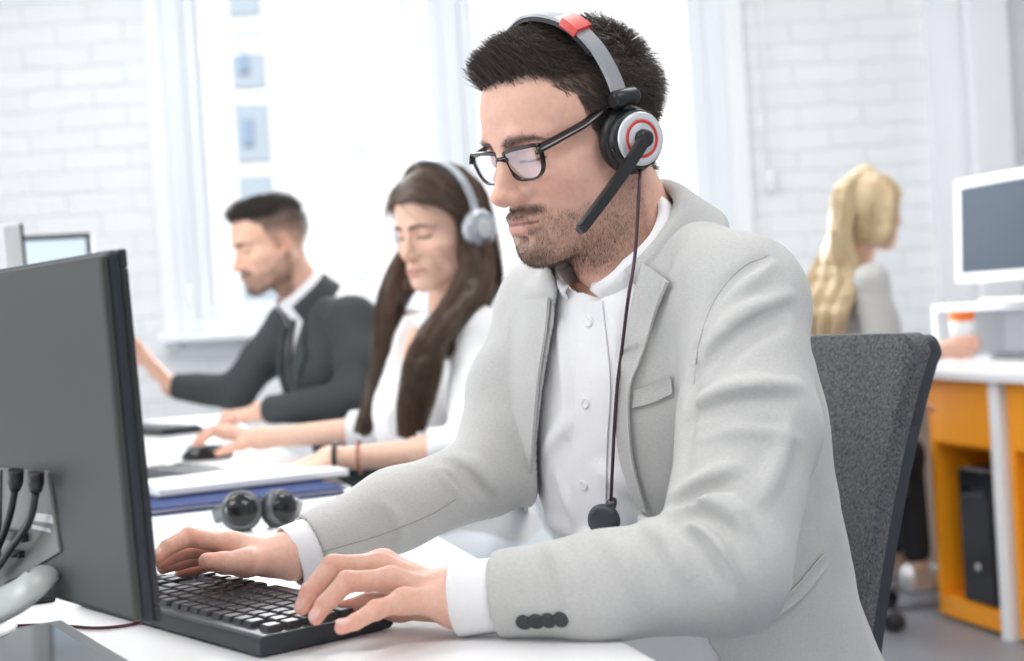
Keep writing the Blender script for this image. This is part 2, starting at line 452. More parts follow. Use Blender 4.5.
fwin(352, 140, 368, 152, 'faint'); fwin(395, -5, 408, 5, 'faint'); fwin(382, 30, 390, 46, 'faint'); fwin(354, 256, 372, 275, 'faint'); fwin(240, 250, 280, 300, '')
fwin(572, 205, 590, 240, 'faint')
# ------------------------------------------------------------------ desks
DD = nrm((-.282, .959, 0)); DN = np.array([-.959, -.282, 0])      # along the row of desks / away from the sitters
ZD = .74
E0 = Wz(595, 624, ZD)
def frame(ex, ey=None):
    "3x3 with columns ex, ey, z"
    ex = nrm(ex); ez = np.array([0, 0, 1.]); ey = np.cross(ez, ex) if ey is None else ey
    return np.stack([ex, ey, ez], 1)
FD = frame(DD)                                                   # x along desk (away from camera), y = into the desk (-DN?)
ddesk = thing('desk', 'long white office desk the man in the light grey blazer types at', 'desk', E0 * [1, 1, 0])
mb = MB(FD, E0 * [1, 1, 0])
mb.box((1.45, .8, ZD - .0125), (4.4, 1.6, .025), .004); mb.build('tabletop', M_lam, ddesk)
for i, (a, b) in enumerate(((-.68, .08), (-.68, 1.52), (1.2, .08), (1.2, 1.52), (3.5, .08), (3.5, 1.52))):
    MB(FD, E0 * [1, 1, 0]).box((a, b, (ZD - .025) / 2), (.05, .05, ZD - .025), .004).build('leg', M_white, ddesk)

# ------------------------------------------------------------------ keyboards
M_key = mat('black_keycap', (.035, .037, .042), .28, spec=.6)
M_kb = mat('keyboard_case', (.022, .028, .036), .38)
def key_shape():
    bm2 = MB(); z0, z1 = 0, .0065; a, t = .0081, .0066
    bm = bm2.bm; lo = [bm.verts.new((sx * a, sy * a, z0)) for sx, sy in ((-1, -1), (1, -1), (1, 1), (-1, 1))]
    hi = [bm.verts.new((sx * t, sy * t + .0004, z1)) for sx, sy in ((-1, -1), (1, -1), (1, 1), (-1, 1))]
    bm.faces.new(hi)
    for i in range(4): bm.faces.new([lo[i], lo[(i + 1) % 4], hi[(i + 1) % 4], hi[i]])
    bmesh.ops.bevel(bm, geom=[e for e in bm.edges if any(v in hi for v in e.verts)], offset=.0012, segments=2, profile=.5, affect='EDGES')
    me = bpy.data.meshes.new('key'); bm.to_mesh(me); bm.free(); me.materials.append(M_key); return me
KEY = key_shape()
def keyboard(o, ex, ey, label, L=.372, D=.135, mats=(M_kb,), tilt=0.):
    "o: user-side front-left? corner = end A; ex along the long side, ey from the monitor side to the user side"
    ez = np.array([0, 0, 1.]); ex = nrm(ex); ey = nrm(ey)
    t = rad(tilt); ey2 = ey * math.cos(t) - ez * math.sin(t); ez2 = ez * math.cos(t) + ey * math.sin(t)
    lift = 0.
    root = thing('keyboard', label, 'keyboard', o)
    F = np.stack([ex, ey2, ez2], 1); oo = np.asarray(o) + ez * (lift + .001)
    prof = [(0, .001), (0, .014), (.004, .017), (D - .012, .015), (D - .002, .010), (D, .004), (D - .004, 0), (.004, 0)]
    mb = MB(np.stack([ey2, ez2, ex], 1), oo)
    mb.prism(prof, 0, L, .0012); mb.build('case', mats[0], root)
    p = .0186; x0 = .010; y0 = .013
    rows = [[1, -.5, 1, 1, 1, 1, -.25, 1, 1, 1, 1, -.25, 1, 1, 1, 1, -.35, 1, 1, 1], [1] * 13 + [2, -.35, 1, 1, 1], [1.5] + [1] * 12 + [1.5, -.35, 1, 1, 1],
            [1.75] + [1] * 11 + [2.25, -.35, 1, 1, 1], [2.25] + [1] * 10 + [2.75, -1.35, 1], [1.25, 1.25, 1.25, 6, 1.25, 1.25, 1.25, 1.5, -.35, 1, 1, 1]]
    for ri, row in enumerate(rows):
        x = x0
        for w in row:
            if w < 0: x += -w * p; continue
            k = bpy.data.objects.new('key', KEY); C.objects.link(k)
            c = oo + F @ np.array([x + w * p / 2, y0 + (ri + .5) * p * .985, .0152])
            S = np.diag([(w * p - .0024) / .0162, 1, 1]); M4 = Matrix.Identity(4); A = F @ S
            for i in range(3):
                for j in range(3): M4[i][j] = A[i][j]
                M4[i][3] = c[i]
            k.parent = root; k.matrix_parent_inverse = Matrix.Translation([-float(v) for v in root.location]); k.matrix_basis = M4
            x += w * p
    return root
kA = Wz(261, 659, ZD); kB = Wz(387, 630, ZD)
KY = nrm(kB - kA); KX = np.array([-KY[1], KY[0], 0])              # along the keyboard, away from the camera
keyboard(kA, KX, KY, 'black keyboard under the hands of the man in the light grey blazer', D=float(np.linalg.norm(kB - kA)) + .008)
k2 = Wz(262, 484, ZD)
keyboard(k2 - .10 * KY, KX, KY, 'dark keyboard in front of the woman in the white blouse, beside her mouse')
k3 = Wz(205, 432, ZD)
keyboard(k3 - .13 * KY, KX, KY, 'black keyboard under the hand of the man in the dark suit')

# ------------------------------------------------------------------ big monitor seen from behind
def monitor(near_bottom, ew, en, Wd, H, T, label, tilt=2., zdesk=ZD, mback=None, mscreen=None, bez=None, stand=True, ports=False, frame_m=None, cut=.0, mside=None):
    "near_bottom: lower corner of the panel's front edge; ew along width, en = way the screen faces"
    ew = nrm(ew); en = nrm(en); ez = np.array([0, 0, 1.]); t = rad(tilt)
    up = ez * math.cos(t) - en * math.sin(t); n2 = en * math.cos(t) + ez * math.sin(t)
    F = np.stack([ew, n2, up], 1); o = np.asarray(near_bottom, float)
    base = o + ew * Wd / 2 - en * .05; base[2] = zdesk
    root = thing('monitor', label, 'monitor', base)
    mb = MB(F, o)
    mb.box((Wd / 2, -T / 2, H / 2), (Wd, T, H), .006, 3)
    sh = mb.build('shell', mside or mback or M_back, root)
    b_ = bez or .014
    MB(F, o).box((Wd / 2, -T - .0015, H / 2), (Wd - .006, .009, H - .006), .004, 2).build('back_cover', mback or M_back, root)
    mb = MB(F, o)
    for c, s_ in (((Wd / 2, .001, b_ / 2), (Wd, .006, b_)), ((Wd / 2, .001, H - b_ / 2), (Wd, .006, b_)), ((b_ / 2, .001, H / 2), (b_, .006, H - 2 * b_)), ((Wd - b_ / 2, .001, H / 2), (b_, .006, H - 2 * b_))): mb.box(c, s_, .0015)
    mb.build('bezel', frame_m or M_black, root)
    MB(F, o).box((Wd / 2, .0, H / 2), (Wd - 2 * b_, .003, H - 2 * b_)).build('screen', mscreen or M_blackg, root)
    if stand:
        mb = MB(F, o); mb.box((Wd / 2, -T - .02, H * .34), (.20, .034, H * .42), .012, 3); mb.build('rear_housing', mback or M_back, root)
        m2 = stand if not isinstance(stand, bool) else M_grey
        top = o + F @ np.array([Wd / 2, -T - .045, H * .30]); bot = base + np.array([0, 0, .015]) - en * .05
        mid = (top + bot) / 2 - en * .015
        MB().tube(catmull([top, mid, bot], 10), [.030, .031, .032, .032, .033, .034, .035, .036, .038, .04], 16, flat=(1, .45)).build('stand_neck', m2, root)
        MB(frame(ew), base - en * .03).box((0, 0, .007), (.26, .20, .014), .006, 3).build('stand_foot', m2, root)
    return root, F, o
mo = W(158, 623, 1.05)
M_side = mat('navy_black_plastic', (.010, .014, .024), .45)
mon, MF, MO = monitor(mo, KX, KY, .50, .277, .010, 'large dark monitor seen from behind, nearest the camera, with cables plugged in', mside=M_side, stand=False)
# port bay with its labels and two plugged cables
def MP(x, y, z): return MO + MF @ np.array([x, y, z])
M_bay = mat('port_bay_grey', (.22, .23, .22), .4)
def on_back(u, v, off=.0155):
    "local monitor coordinates of a photo position on its rear face"
    q = MO - MF[:, 1] * off; r = CF + (u - 512) / F_PX * CR + (330.5 - v) / F_PX * CU
    p = CAM + r * (((q - CAM) @ MF[:, 1]) / (r @ MF[:, 1])); return (p - MO) @ MF
def back_prism(px, h0, h1, name, mt, root, bev=.0015):
    F2 = np.stack([MF[:, 0], MF[:, 2], -MF[:, 1]], 1)
    return MB(F2, MO).prism([(on_back(u, v)[0], on_back(u, v)[2]) for u, v in px], h0, h1, bev).build(name, mt, root)
M_bay = mat('port_bay_grey', (.13, .135, .13), .35)
pbo = back_prism([(-34, 464), (51, 471), (63, 552), (24, 575), (-34, 598)], .012, .0185, 'port_bay', M_bay, mon)
back_prism([(-34, 466), (6, 469), (4, 560), (-34, 580)], .017, .0200, 'recess', M_black, pbo)
back_prism([(37, 512), (56, 514), (57, 523), (37, 520)], .018, .0192, 'sticker', M_grey, pbo, .0003)
back_prism([(36, 524), (54, 528), (55, 532), (36, 528)], .018, .0192, 'sticker', M_grey, pbo, .0003)
back_prism([(12, 528), (32, 532), (32, 541), (12, 538)], .017, .024, 'port', M_black, pbo, .001)
back_prism([(18, 549), (28, 550), (28, 557), (18, 555)], .017, .024, 'port', M_black, pbo, .001)
for nm, px, lab in (('power', [(16, 470), (16, 490), (12, 515), (2, 545), (-18, 580)], 'black cable plugged into the back of the large monitor, beside its dark recess'),
                    ('video', [(36, 472), (37, 492), (32, 520), (14, 548), (-14, 584)], 'black cable plugged into the back of the large monitor, beside its stickers')):
    q = [MP(on_back(u, v, .028)[0], -.028 - .001 * i, on_back(u, v, .028)[2]) for i, (u, v) in enumerate(px)]; q.append(np.array([*(q[-1] - MF[:, 1] * .05)[:2], ZD + .05])); q.append(np.array([*(q[-1] + MF[:, 0] * .10)[:2], ZD + .004]))
    cb = thing('cable', lab, 'cable', q[0]); MB().tube([q[0], q[0] * .4 + q[1] * .6, q[1]], [.0065, .0065, .0045], 12).build('plug', M_black, cb)
    MB().tube(catmull(q[1:], 30), .0032, 8).build('cord', M_black, cb)
_k = lambda u, v, o_: MP(on_back(u, v, o_)[0], -o_, on_back(u, v, o_)[2])
a0 = _k(46, 572, .020); a1 = _k(34, 584, .034); a2 = _k(4, 604, .045); a3 = _k(-75, 650, .06); a3[2] = ZD + .012
MB().tube(catmull([a0, a1, a2, a3], 20), [.0095] * 3 + [.010] * 14 + [.011] * 3, 18, flat=(1.5, .7)).build('stand_arm', mat('satin_light_grey', (.40, .42, .41), .35), mon)
MB(MF, [*a3[:2], ZD]).lathe([(.10, 0), (.10, .008), (.09, .012), (.02, .014), (.0005, .014)], (.03, -.01, 0)).build('stand_foot', M_grey, mon)

# two more monitors showing over it
M_pale = mat('pale_blue_screen', (.62, .74, .84), .25)
p = W(34, 262, 2.75)
monitor(np.array([*Wz(34, 400, .9)[:2] * 0 + W(33, 300, 2.75)[:2], .86]), KX, KY, .50, float(W(31, 223, 2.75)[2]) - .86, .03, 'monitor seen edge-on behind the large dark monitor, with pale grey back', mback=M_grey, mside=M_grey)
p = W(92, 262, 3.7); 
monitor(np.array([p[0], p[1], .83]), nrm((-1, -.12, 0)), nrm((.12, -1, 0)), .50, float(W(88, 232, 3.7)[2]) - .83, .03, 'monitor with a pale blue screen facing the camera, on the far desks', mscreen=M_pale, frame_m=M_dark, mback=M_dark)

# ------------------------------------------------------------------ small things on the desk
ZT = ZD + .0005
def slab(name, label, cat, corners, h, mt, z=ZT, bev=.002, parts=None, group=None):
    pts = [Wz(u, v, z) for u, v in corners]
    root = thing(name, label, cat, sum(pts) / len(pts), group)
    poly = [(a[0], a[1]) for a in pts]
    if sum(poly[i - 1][0] * poly[i][1] - poly[i][0] * poly[i - 1][1] for i in range(len(poly))) < 0: poly = poly[::-1]
    return root, np.array(poly)
def inset(poly, d):
    c = poly.mean(0); out = []
    n = len(poly)
    for i in range(n):
        a, b, e = poly[i - 1], poly[i], poly[(i + 1) % n]; u = nrm(b - a); w = nrm(e - b); n1 = np.array([-u[1], u[0]]); n2 = np.array([-w[1], w[0]])
        out.append(b + d * (n1 + n2) / (1 + n1 @ n2))
    return np.array(out)
def rectz(u, v, z, ex, L, D):
    "rectangle with one corner at the photo point, edges along ex and its left normal"
    o = Wz(u, v, z)[:2]; ex = nrm(ex)[:2]; ey = np.array([-ex[1], ex[0]]); return np.array([o, o + ex * L, o + ex * L + ey * D, o + ey * D])
def layer(poly, z0, z1, mt, name, root, bev=.001):
    return MB().prism([tuple(q) for q in poly], z0, z1, bev).build(name, mt, root)
M_glassdark = mat('dark_glass', (.012, .014, .018), .08)
# phone behind the monitor foot
po = rectz(56, 602, ZD, KX + .3 * KY, .13, .066); r = thing('smartphone', 'dark smartphone lying on the white desk under the large monitor', 'phone', [*po.mean(0), ZD])
layer(po, ZT, ZT + .008, M_black, 'body', r, .002); layer(inset(po, .003), ZT + .007, ZT + .0085, M_glassdark, 'screen', r, .0003)
# tablet
tp = rectz(138, 675, ZD, nrm(KX + .15 * KY), .24, .17); tp2 = tp
r = thing('tablet', 'black rimmed tablet lying flat on the desk in front of the large monitor', 'tablet', [*tp.mean(0), ZD])
layer(tp, ZT, ZT + .008, M_black, 'body', r, .002); layer(inset(tp, .014), ZT + .007, ZT + .0085, M_glassdark, 'screen', r, .0003)
# thin red cable over the desk
q = [Wz(u, v, ZD + .002) for u, v in ((-40, 634), (0, 627), (50, 625), (95, 628), (128, 625), (150, 618), (185, 602))]
o = MB().tube(catmull(q, 40), .0016, 8).build('cable', mat('dark_red_cable', (.10, .02, .03), .4)); tag(o, 'thin dark red cable crossing the desk below the large monitor', 'cable')
# folder and notebook
M_blue = mat('blue_folder', (.018, .038, .15), .75, spec=.15); M_paper = mat('white_paper', (.86, .87, .89), .6)
fx = nrm(Wz(352, 493, ZD) - Wz(152, 516, ZD))
fp = rectz(150, 517, ZD, fx, float(np.linalg.norm(Wz(352, 493, ZD) - Wz(150, 517, ZD))) - .01, .22)
r = thing('folder', 'blue folder lying on the desk behind the black headphones', 'folder', [*fp.mean(0), ZD])
layer(fp, ZT, ZT + .003, M_blue, 'back_cover', r); layer(inset(fp, .006), ZT + .003, ZT + .008, M_paper, 'sheet', r, .0005); layer(fp, ZT + .008, ZT + .011, M_blue, 'front_cover', r)
np_ = rectz(158, 499, ZD + .012, nrm(fx + .04 * np.array([-fx[1], fx[0], 0])), .33, .19)
r = thing('notebook', 'thick white spiral notepad lying on the blue folder', 'notebook', [*np_.mean(0), ZD + .012])
layer(np_, ZT + .0115, ZT + .014, M_dark, 'backing_board', r); layer(inset(np_, .002), ZT + .014, ZT + .026, M_paper, 'page_block', r, .002)
mb = MB(); a, b = np_[0], np_[3]
for i in range(14):
    c = a + (b - a) * (i + .5) / 14; e = nrm(np_[1] - np_[0])
    ring = [np.array([*(c + e * .008 * math.cos(t)), ZT + .020 + .010 * math.sin(t)]) for t in np.linspace(0, 2 * math.pi, 14)]
    mb.tube(ring, .0011, 6)
mb.build('spiral_binding', M_chrome, r)
# printed marks on the top page
mb = MB(); ey = nrm(np_[3] - np_[0]); ex = nrm(np_[1] - np_[0])
for i, (a, b, w) in enumerate(((.05, .02, .008), (.062, .02, .006), (.14, .025, .01), (.16, .025, .006), (.25, .03, .008), (.20, .07, .03))):
    c = np_[0] + ex * a + ey * b; mb.box((c[0], c[1], ZT + .0262), (w, .005, .0006))
mb.build('printed_mark', M_dark, r)
# mouse
mp_ = Wz(208, 459, ZD)
r = thing('computer_mouse', 'black computer mouse under the hand of the woman in the white blouse', 'mouse', mp_)
Fm = frame(-KY * .9 + KX * .3)
mb = MB(Fm, mp_); mb.ball((0, .0, .004), (.058, .032, .030)); ob = mb.build('shell', M_blackg, r)
for v in ob.data.vertices: v.co.z = max(v.co.z, ZT + .0005)
MB(Fm, mp_).lathe([(.009, -.003), (.010, 0), (.009, .003)], (.036, 0, .026), rx(rad(90))).build('scroll_wheel', M_grey, r)

# headphones lying on the desk
M_hp = mat('black_headphone', (.008, .0085, .01), .2, coat=.2); M_hpg = mat('gunmetal', (.16, .17, .18), .3, metal=.6)
hp0 = Wz(250, 531, ZD); hc1 = hp0 + np.array([0, 0, .038]); dH = float(proj(hc1)[2])
hc1 = W(241, 510, dH); hc2 = W(283, 508, dH + .03)
r = thing('headphones', 'black folded headphones standing on the desk beside the blue folder', 'headphones', hp0)
def cup(c, ax, R, parts):
    A = ear_cup_axis(ax)
    MB().lathe([(R * .72, -.002), (R * .97, -.004), (R, -.010), (R * .98, -.018), (R * .80, -.022), (R * .5, -.023)], c, A, 40).build('ear_pad', M_black, r)
    mb = MB()
    for i in range(40):
        q = i * 2 * math.pi / 40; mb.box((R * 1.0 * math.cos(q), R * 1.0 * math.sin(q), -.0085), (.003, .0032, .011), .001, 1, rz(q))
    mb.M = A; mb2 = MB(A, c)
    for i in range(40):
        q = i * 2 * math.pi / 40; mb2.box((R * math.cos(q), R * math.sin(q), -.0085), (.003, .0032, .011), .0008, 1, rz(q))
    mb.bm.free(); mb2.build('knurled_ring', M_hpg, r)
    MB().lathe([(R, -.012), (R * 1.0, -.003), (R * .93, .003), (R * .86, .002), (R * .82, .004)], c, A, 40).build('rim', M_hpg, r)
    MB().lathe([(R * .84, .002), (R * .80, .006), (R * .6, .010), (R * .3, .012), (.0005, .0125)], c, A, 40).build('cap', M_hp, r)
cup(hc1, (.18, -.95, .28), .0275, 0); cup(hc2, (.75, -.62, .18), .0265, 0)
mid = (hc1 + hc2) / 2
bnd = catmull([hc1 + [-.024, .012, .0], hc1 + [-.045, .04, -.012], hc1 + [-.045, .12, -.022], hc1 + [-.01, .16, -.022], hc2 + [.0, .12, -.02], hc2 + [.012, .05, -.012], hc2 + [.010, .018, .0]], 30)
bnd[:, 2] = np.maximum(bnd[:, 2], ZD + .012)
MB().tube(bnd, .0085, 12, flat=(.45, 1.25)).build('headband', M_hpg, r)
for c, s_ in ((hc1 + [-.024, .010, 0], 1), (hc2 + [.012, .016, 0], -1)): MB().box(c, (.012, .018, .02), .004).build('hinge', M_hpg, r)

# ------------------------------------------------------------------ office chairs
def office_chair(c, f, label, m_front, m_shell, top=.975, w=.45, recline=17, seat_z=.46, bh=.47, group=None, bow=.05):
    "c: point on floor under the seat centre; f: facing"
    f = nrm(f); F = np.stack([np.array([f[1], -f[0], 0]), f, [0, 0, 1.]], 1); o = np.asarray(c, float)
    root = thing('office_chair', label, 'chair', o, group)
    # backrest: bowed pad, front fabric, rear shell
    n, m_ = 45, 25; t = math.tan(rad(recline))
    def surf(off, edge):
        V = []
        for j in range(m_):
            s_ = j / (m_ - 1); z = top - bh + bh * s_
            ww = w * (.5 - .02 * (1 - s_)) - edge
            for i in range(n):
                a = math.sin((-1 + 2 * i / (n - 1)) * math.pi / 2)
                # rounded top corners
                zz = z - (edge if j == m_ - 1 else 0) + (edge if j == 0 else 0)
                corner = min(1, max(0, abs(a) - .91) / .09)
                zz -= .024 * (1 - math.sqrt(1 - corner ** 2 * .999)) * (s_ ** 5)
                y = -.20 - (z - seat_z - .1) * t + bow * a * a - bow * .6 - .03 * (s_ - .35) ** 2 * 2
                V.append((a * ww, y + off, zz))
        return np.array(V)
    def pad(off0, off1, edge, mt, name):
        A = surf(off0, edge); B_ = surf(off1, edge); Ae = surf(off0 * .65 + off1 * .35, edge - .008)
        V = np.concatenate([A, B_]) @ F.T + o; nn = n * m_; fs = []
        for j in range(m_ - 1):
            for i in range(n - 1):
                a = j * n + i; fs.append((a, a + 1, a + 1 + n, a + n)); fs.append((nn + a + n, nn + a + n + 1, nn + a + 1, nn + a))
        bd_ = [i for i in range(n)] + [j * n + n - 1 for j in range(1, m_)] + [(m_ - 1) * n + i for i in range(n - 2, -1, -1)] + [j * n for j in range(m_ - 2, 0, -1)]
        for k in range(len(bd_)):
            a, b = bd_[k], bd_[(k + 1) % len(bd_)]; fs.append((b, a, nn + a, nn + b))
        ob_ = np_obj(name, V, [np.array(fs)], mt, root)
        bv = ob_.modifiers.new('bevel', 'BEVEL'); bv.width = .008; bv.segments = 3; bv.limit_method = 'ANGLE'; bv.angle_limit = rad(50)
        return ob_
    pad(.030, -.002, .0, m_front, 'backrest_cushion'); pad(-.002, -.030, .004, m_shell, 'backrest_shell')
    mb = MB(F, o); mb.box((0, .02, seat_z - .03), (w + .03, .46, .075), .03, 4); mb.build('seat', m_front, root)
    MB(F, o).tube([(0, -.05, seat_z - .08), (0, -.22, seat_z - .09), (0, -.26, seat_z + .02), (0, -.25, seat_z + .12)], .022, 10, flat=(1.6, .7)).build('back_bracket', m_shell, root)
    MB(F, o).lathe([(.028, .10), (.028, .28), (.016, .28), (.016, seat_z - .07), (.07, seat_z - .07), (.07, seat_z - .055)]).build('gas_lift', M_black, root)
    hub = MB(F, o); hub.lathe([(.04, .075), (.045, .10), (.03, .125)]); bs = hub.build('base_hub', M_black, root)
    for k in range(5):
        q = k * 2 * math.pi / 5 + .3; d = np.array([math.cos(q), math.sin(q), 0])
        lg = MB(F, o).tube([d * .03 + [0, 0, .10], d * .18 + [0, 0, .092], d * .30 + [0, 0, .075]], [.026, .022, .016], 10, flat=(1, .7)).build('leg', M_black, root)
        A = np.stack([d, [0, 0, 1.], np.cross(d, [0, 0, 1.])], 1)
        MB(F, o).lathe([(.02, -.025), (.028, -.02), (.028, -.006), (.015, -.004), (.015, .004), (.028, .006), (.028, .02), (.02, .025)], d * .30 + [0, 0, .029], A, 20).build('caster', M_black, lg)
    return root
M_grayfab = mat('charcoal_melange_fabric', (.088, .090, .097), .9, var=.95, vscale=300, bump=.5, bscale=900, sheen=.15)
M_shell = mat('blue_black_shell', (.022, .027, .036), .45)
M_navy = mat('navy_fabric', (.03, .045, .085), .8)
FM = nrm((-.77, -.64, 0))                                       # the way the front man sits
office_chair((.070, 1.585, 0), FM, 'charcoal fabric office chair with black shell behind the man in the light grey blazer', M_grayfab, M_shell, top=.962, w=.45, recline=18, bow=.04)

# ------------------------------------------------------------------ desk on the other side
ZR = .765
r0 = W(974, 374, 4.12); 
e0 = np.array([1.318, 4.13, 0])                                   # a point under its front edge
FR = frame(-DD)                                                   # x toward the camera, y into the desk (+x)
rd = thing('desk', 'white desk over the orange cabinets, beside the blonde woman', 'desk', e0)
MB(FR, e0).box((.55, .40, ZR - .0125), (2.7, .84, .025), .003).build('tabletop', M_lam, rd)
MB(FR, e0).box((.102, .36, (ZR - .025) / 2), (.045, .72, ZR - .025), .003).build('leg_panel', M_white, rd)
MB(FR, e0).box((-.76, .36, (ZR - .025) / 2), (.04, .72, ZR - .025), .003).build('leg_panel', M_white, rd)
def cabinet(x0, x1, label):
    c = e0 + FR @ np.array([(x0 + x1) / 2, .3, 0]); root = thing('cabinet', label, 'cabinet', c)
    z0, z1 = .012, ZR - .03; y0, y1 = .02, .62; t = .024; w = x1 - x0
    MB(FR, e0).box((x0 + t / 2, (y0 + y1) / 2, (z0 + z1) / 2), (t, y1 - y0, z1 - z0), .002).build('side_panel', M_orange, root)
    MB(FR, e0).box((x1 - t / 2, (y0 + y1) / 2, (z0 + z1) / 2), (t, y1 - y0, z1 - z0), .002).build('side_panel', M_orange, root)
    MB(FR, e0).box(((x0 + x1) / 2, (y0 + y1) / 2, z0 + .03), (w - 2 * t, y1 - y0, .06), .002).build('bottom_board', M_orange, root)
    MB(FR, e0).box(((x0 + x1) / 2, y1 - .01, (z0 + z1) / 2), (w - 2 * t, .02, z1 - z0 - .13), .001).build('back_board', M_orange, root)
    MB(FR, e0).box(((x0 + x1) / 2, y0 + .012, z1 - .095), (w - 2 * t, .022, .19), .002).build('drawer_front', M_orange, root)
    MB(FR, e0).box(((x0 + x1) / 2, y0 + .3, z1 - .195), (w - 2 * t, .55, .018), .002).build('shelf', M_orange, root)
cabinet(-.26, .075, 'orange open cabinet holding the black computer, nearest the blonde woman')
cabinet(.135, .60, 'orange cabinet cut off by the photo edge, past the white desk leg')
pc = e0 + FR @ np.array([-.06, .04, .074])
root = thing('computer_tower', 'black computer tower standing in the orange cabinet', 'computer', pc)
MB(FR, pc).box((-.0, .20, .2), (.16, .40, .40), .008, 3).build('case', M_black, root)
MB(FR, pc).box((0, -.004, .2), (.155, .012, .395), .004).build('front_panel', mat('satin_black', (.012, .012, .016), .3), root)
MB().lathe([(.0005, .002), (.013, .002), (.014, 0)], pc + FR @ np.array([-.0, -.011, .11]), np.stack([-DD, [0, 0, 1.], FR @ np.array([0, -1., 0])], 1)).build('power_button', M_silver, root)
MB(FR, pc).box((0, -.011, .33), (.12, .004, .03), .001).build('drive_slot', M_blackg, root)

# riser, keyboard under it, white monitor on it
ri = e0 + FR @ np.array([-.80, .52, 0]); ri[2] = ZR
pp = Wz(934, 357, ZR); ri = pp
root = thing('monitor_riser', 'white open shelf on the far desk carrying the white monitor', 'riser', ri)
Lr, Dr, Hr = 1.15, .30, .19
MB(FR, ri).box((Lr / 2, Dr / 2, Hr - .0125), (Lr, Dr, .025), .003).build('top_board', M_white, root)
MB(FR, ri).box((.014, Dr / 2, (Hr - .025) / 2), (.028, Dr, Hr - .025), .002).build('side_panel', M_white, root)
MB(FR, ri).box((Lr - .014, Dr / 2, (Hr - .025) / 2), (.028, Dr, Hr - .025), .002).build('side_panel', M_white, root)
MB(FR, ri).box((Lr / 2, Dr - .01, (Hr - .025) / 2), (Lr - .056, .02, Hr - .025), .002).build('back_panel', M_plaster, root)
kk = ri + FR @ np.array([.42, -.06, .001])
keyboard(kk + FR @ np.array([0, .14, 0]), -DD, FR @ np.array([0, -1., 0]), 'black keyboard half under the white monitor riser')
M_scr = mat('dark_blue_grey_screen', (.055, .075, .105), .6, spec=.2)
mz = ZR + Hr
a = W(957, 283, 4.93); 
mr_, _, _ = monitor(a, -DD, FR @ np.array([0, -1., 0]), .56, float(W(950, 181, 4.93)[2] - a[2]), .03, 'white framed monitor with dark screen standing on the white riser', tilt=3, zdesk=mz, mback=M_white, mscreen=M_scr, frame_m=M_white, bez=.03, stand=M_white)
# ------------------------------------------------------------------ people: heads, hands, cloth
M_skin = mat('skin', (.7, .45, .35), .48, attr='Col', var=.06, vscale=160, bump=.12, bscale=700, spec=.35, sss=.18)
M_hairdark = mat('dark_brown_hair', (.03, .02, .015), .42, attr='Col', spec=.5)

def Rhead(yaw, pitch, roll):
    "columns right, forward, up; yaw 0 faces -x and grows toward the camera"
    yaw, pitch, roll = rad(yaw), rad(pitch), rad(roll)
    f = np.array([-math.cos(yaw), -math.sin(yaw), 0]); r = np.array([f[1], -f[0], 0]); u = np.array([0, 0, 1.])
    f2 = f * math.cos(pitch) - u * math.sin(pitch); u2 = u * math.cos(pitch) + f * math.sin(pitch)
    return np.stack([r * math.cos(roll) + u2 * math.sin(roll), f2, u2 * math.cos(roll) - r * math.sin(roll)], 1)

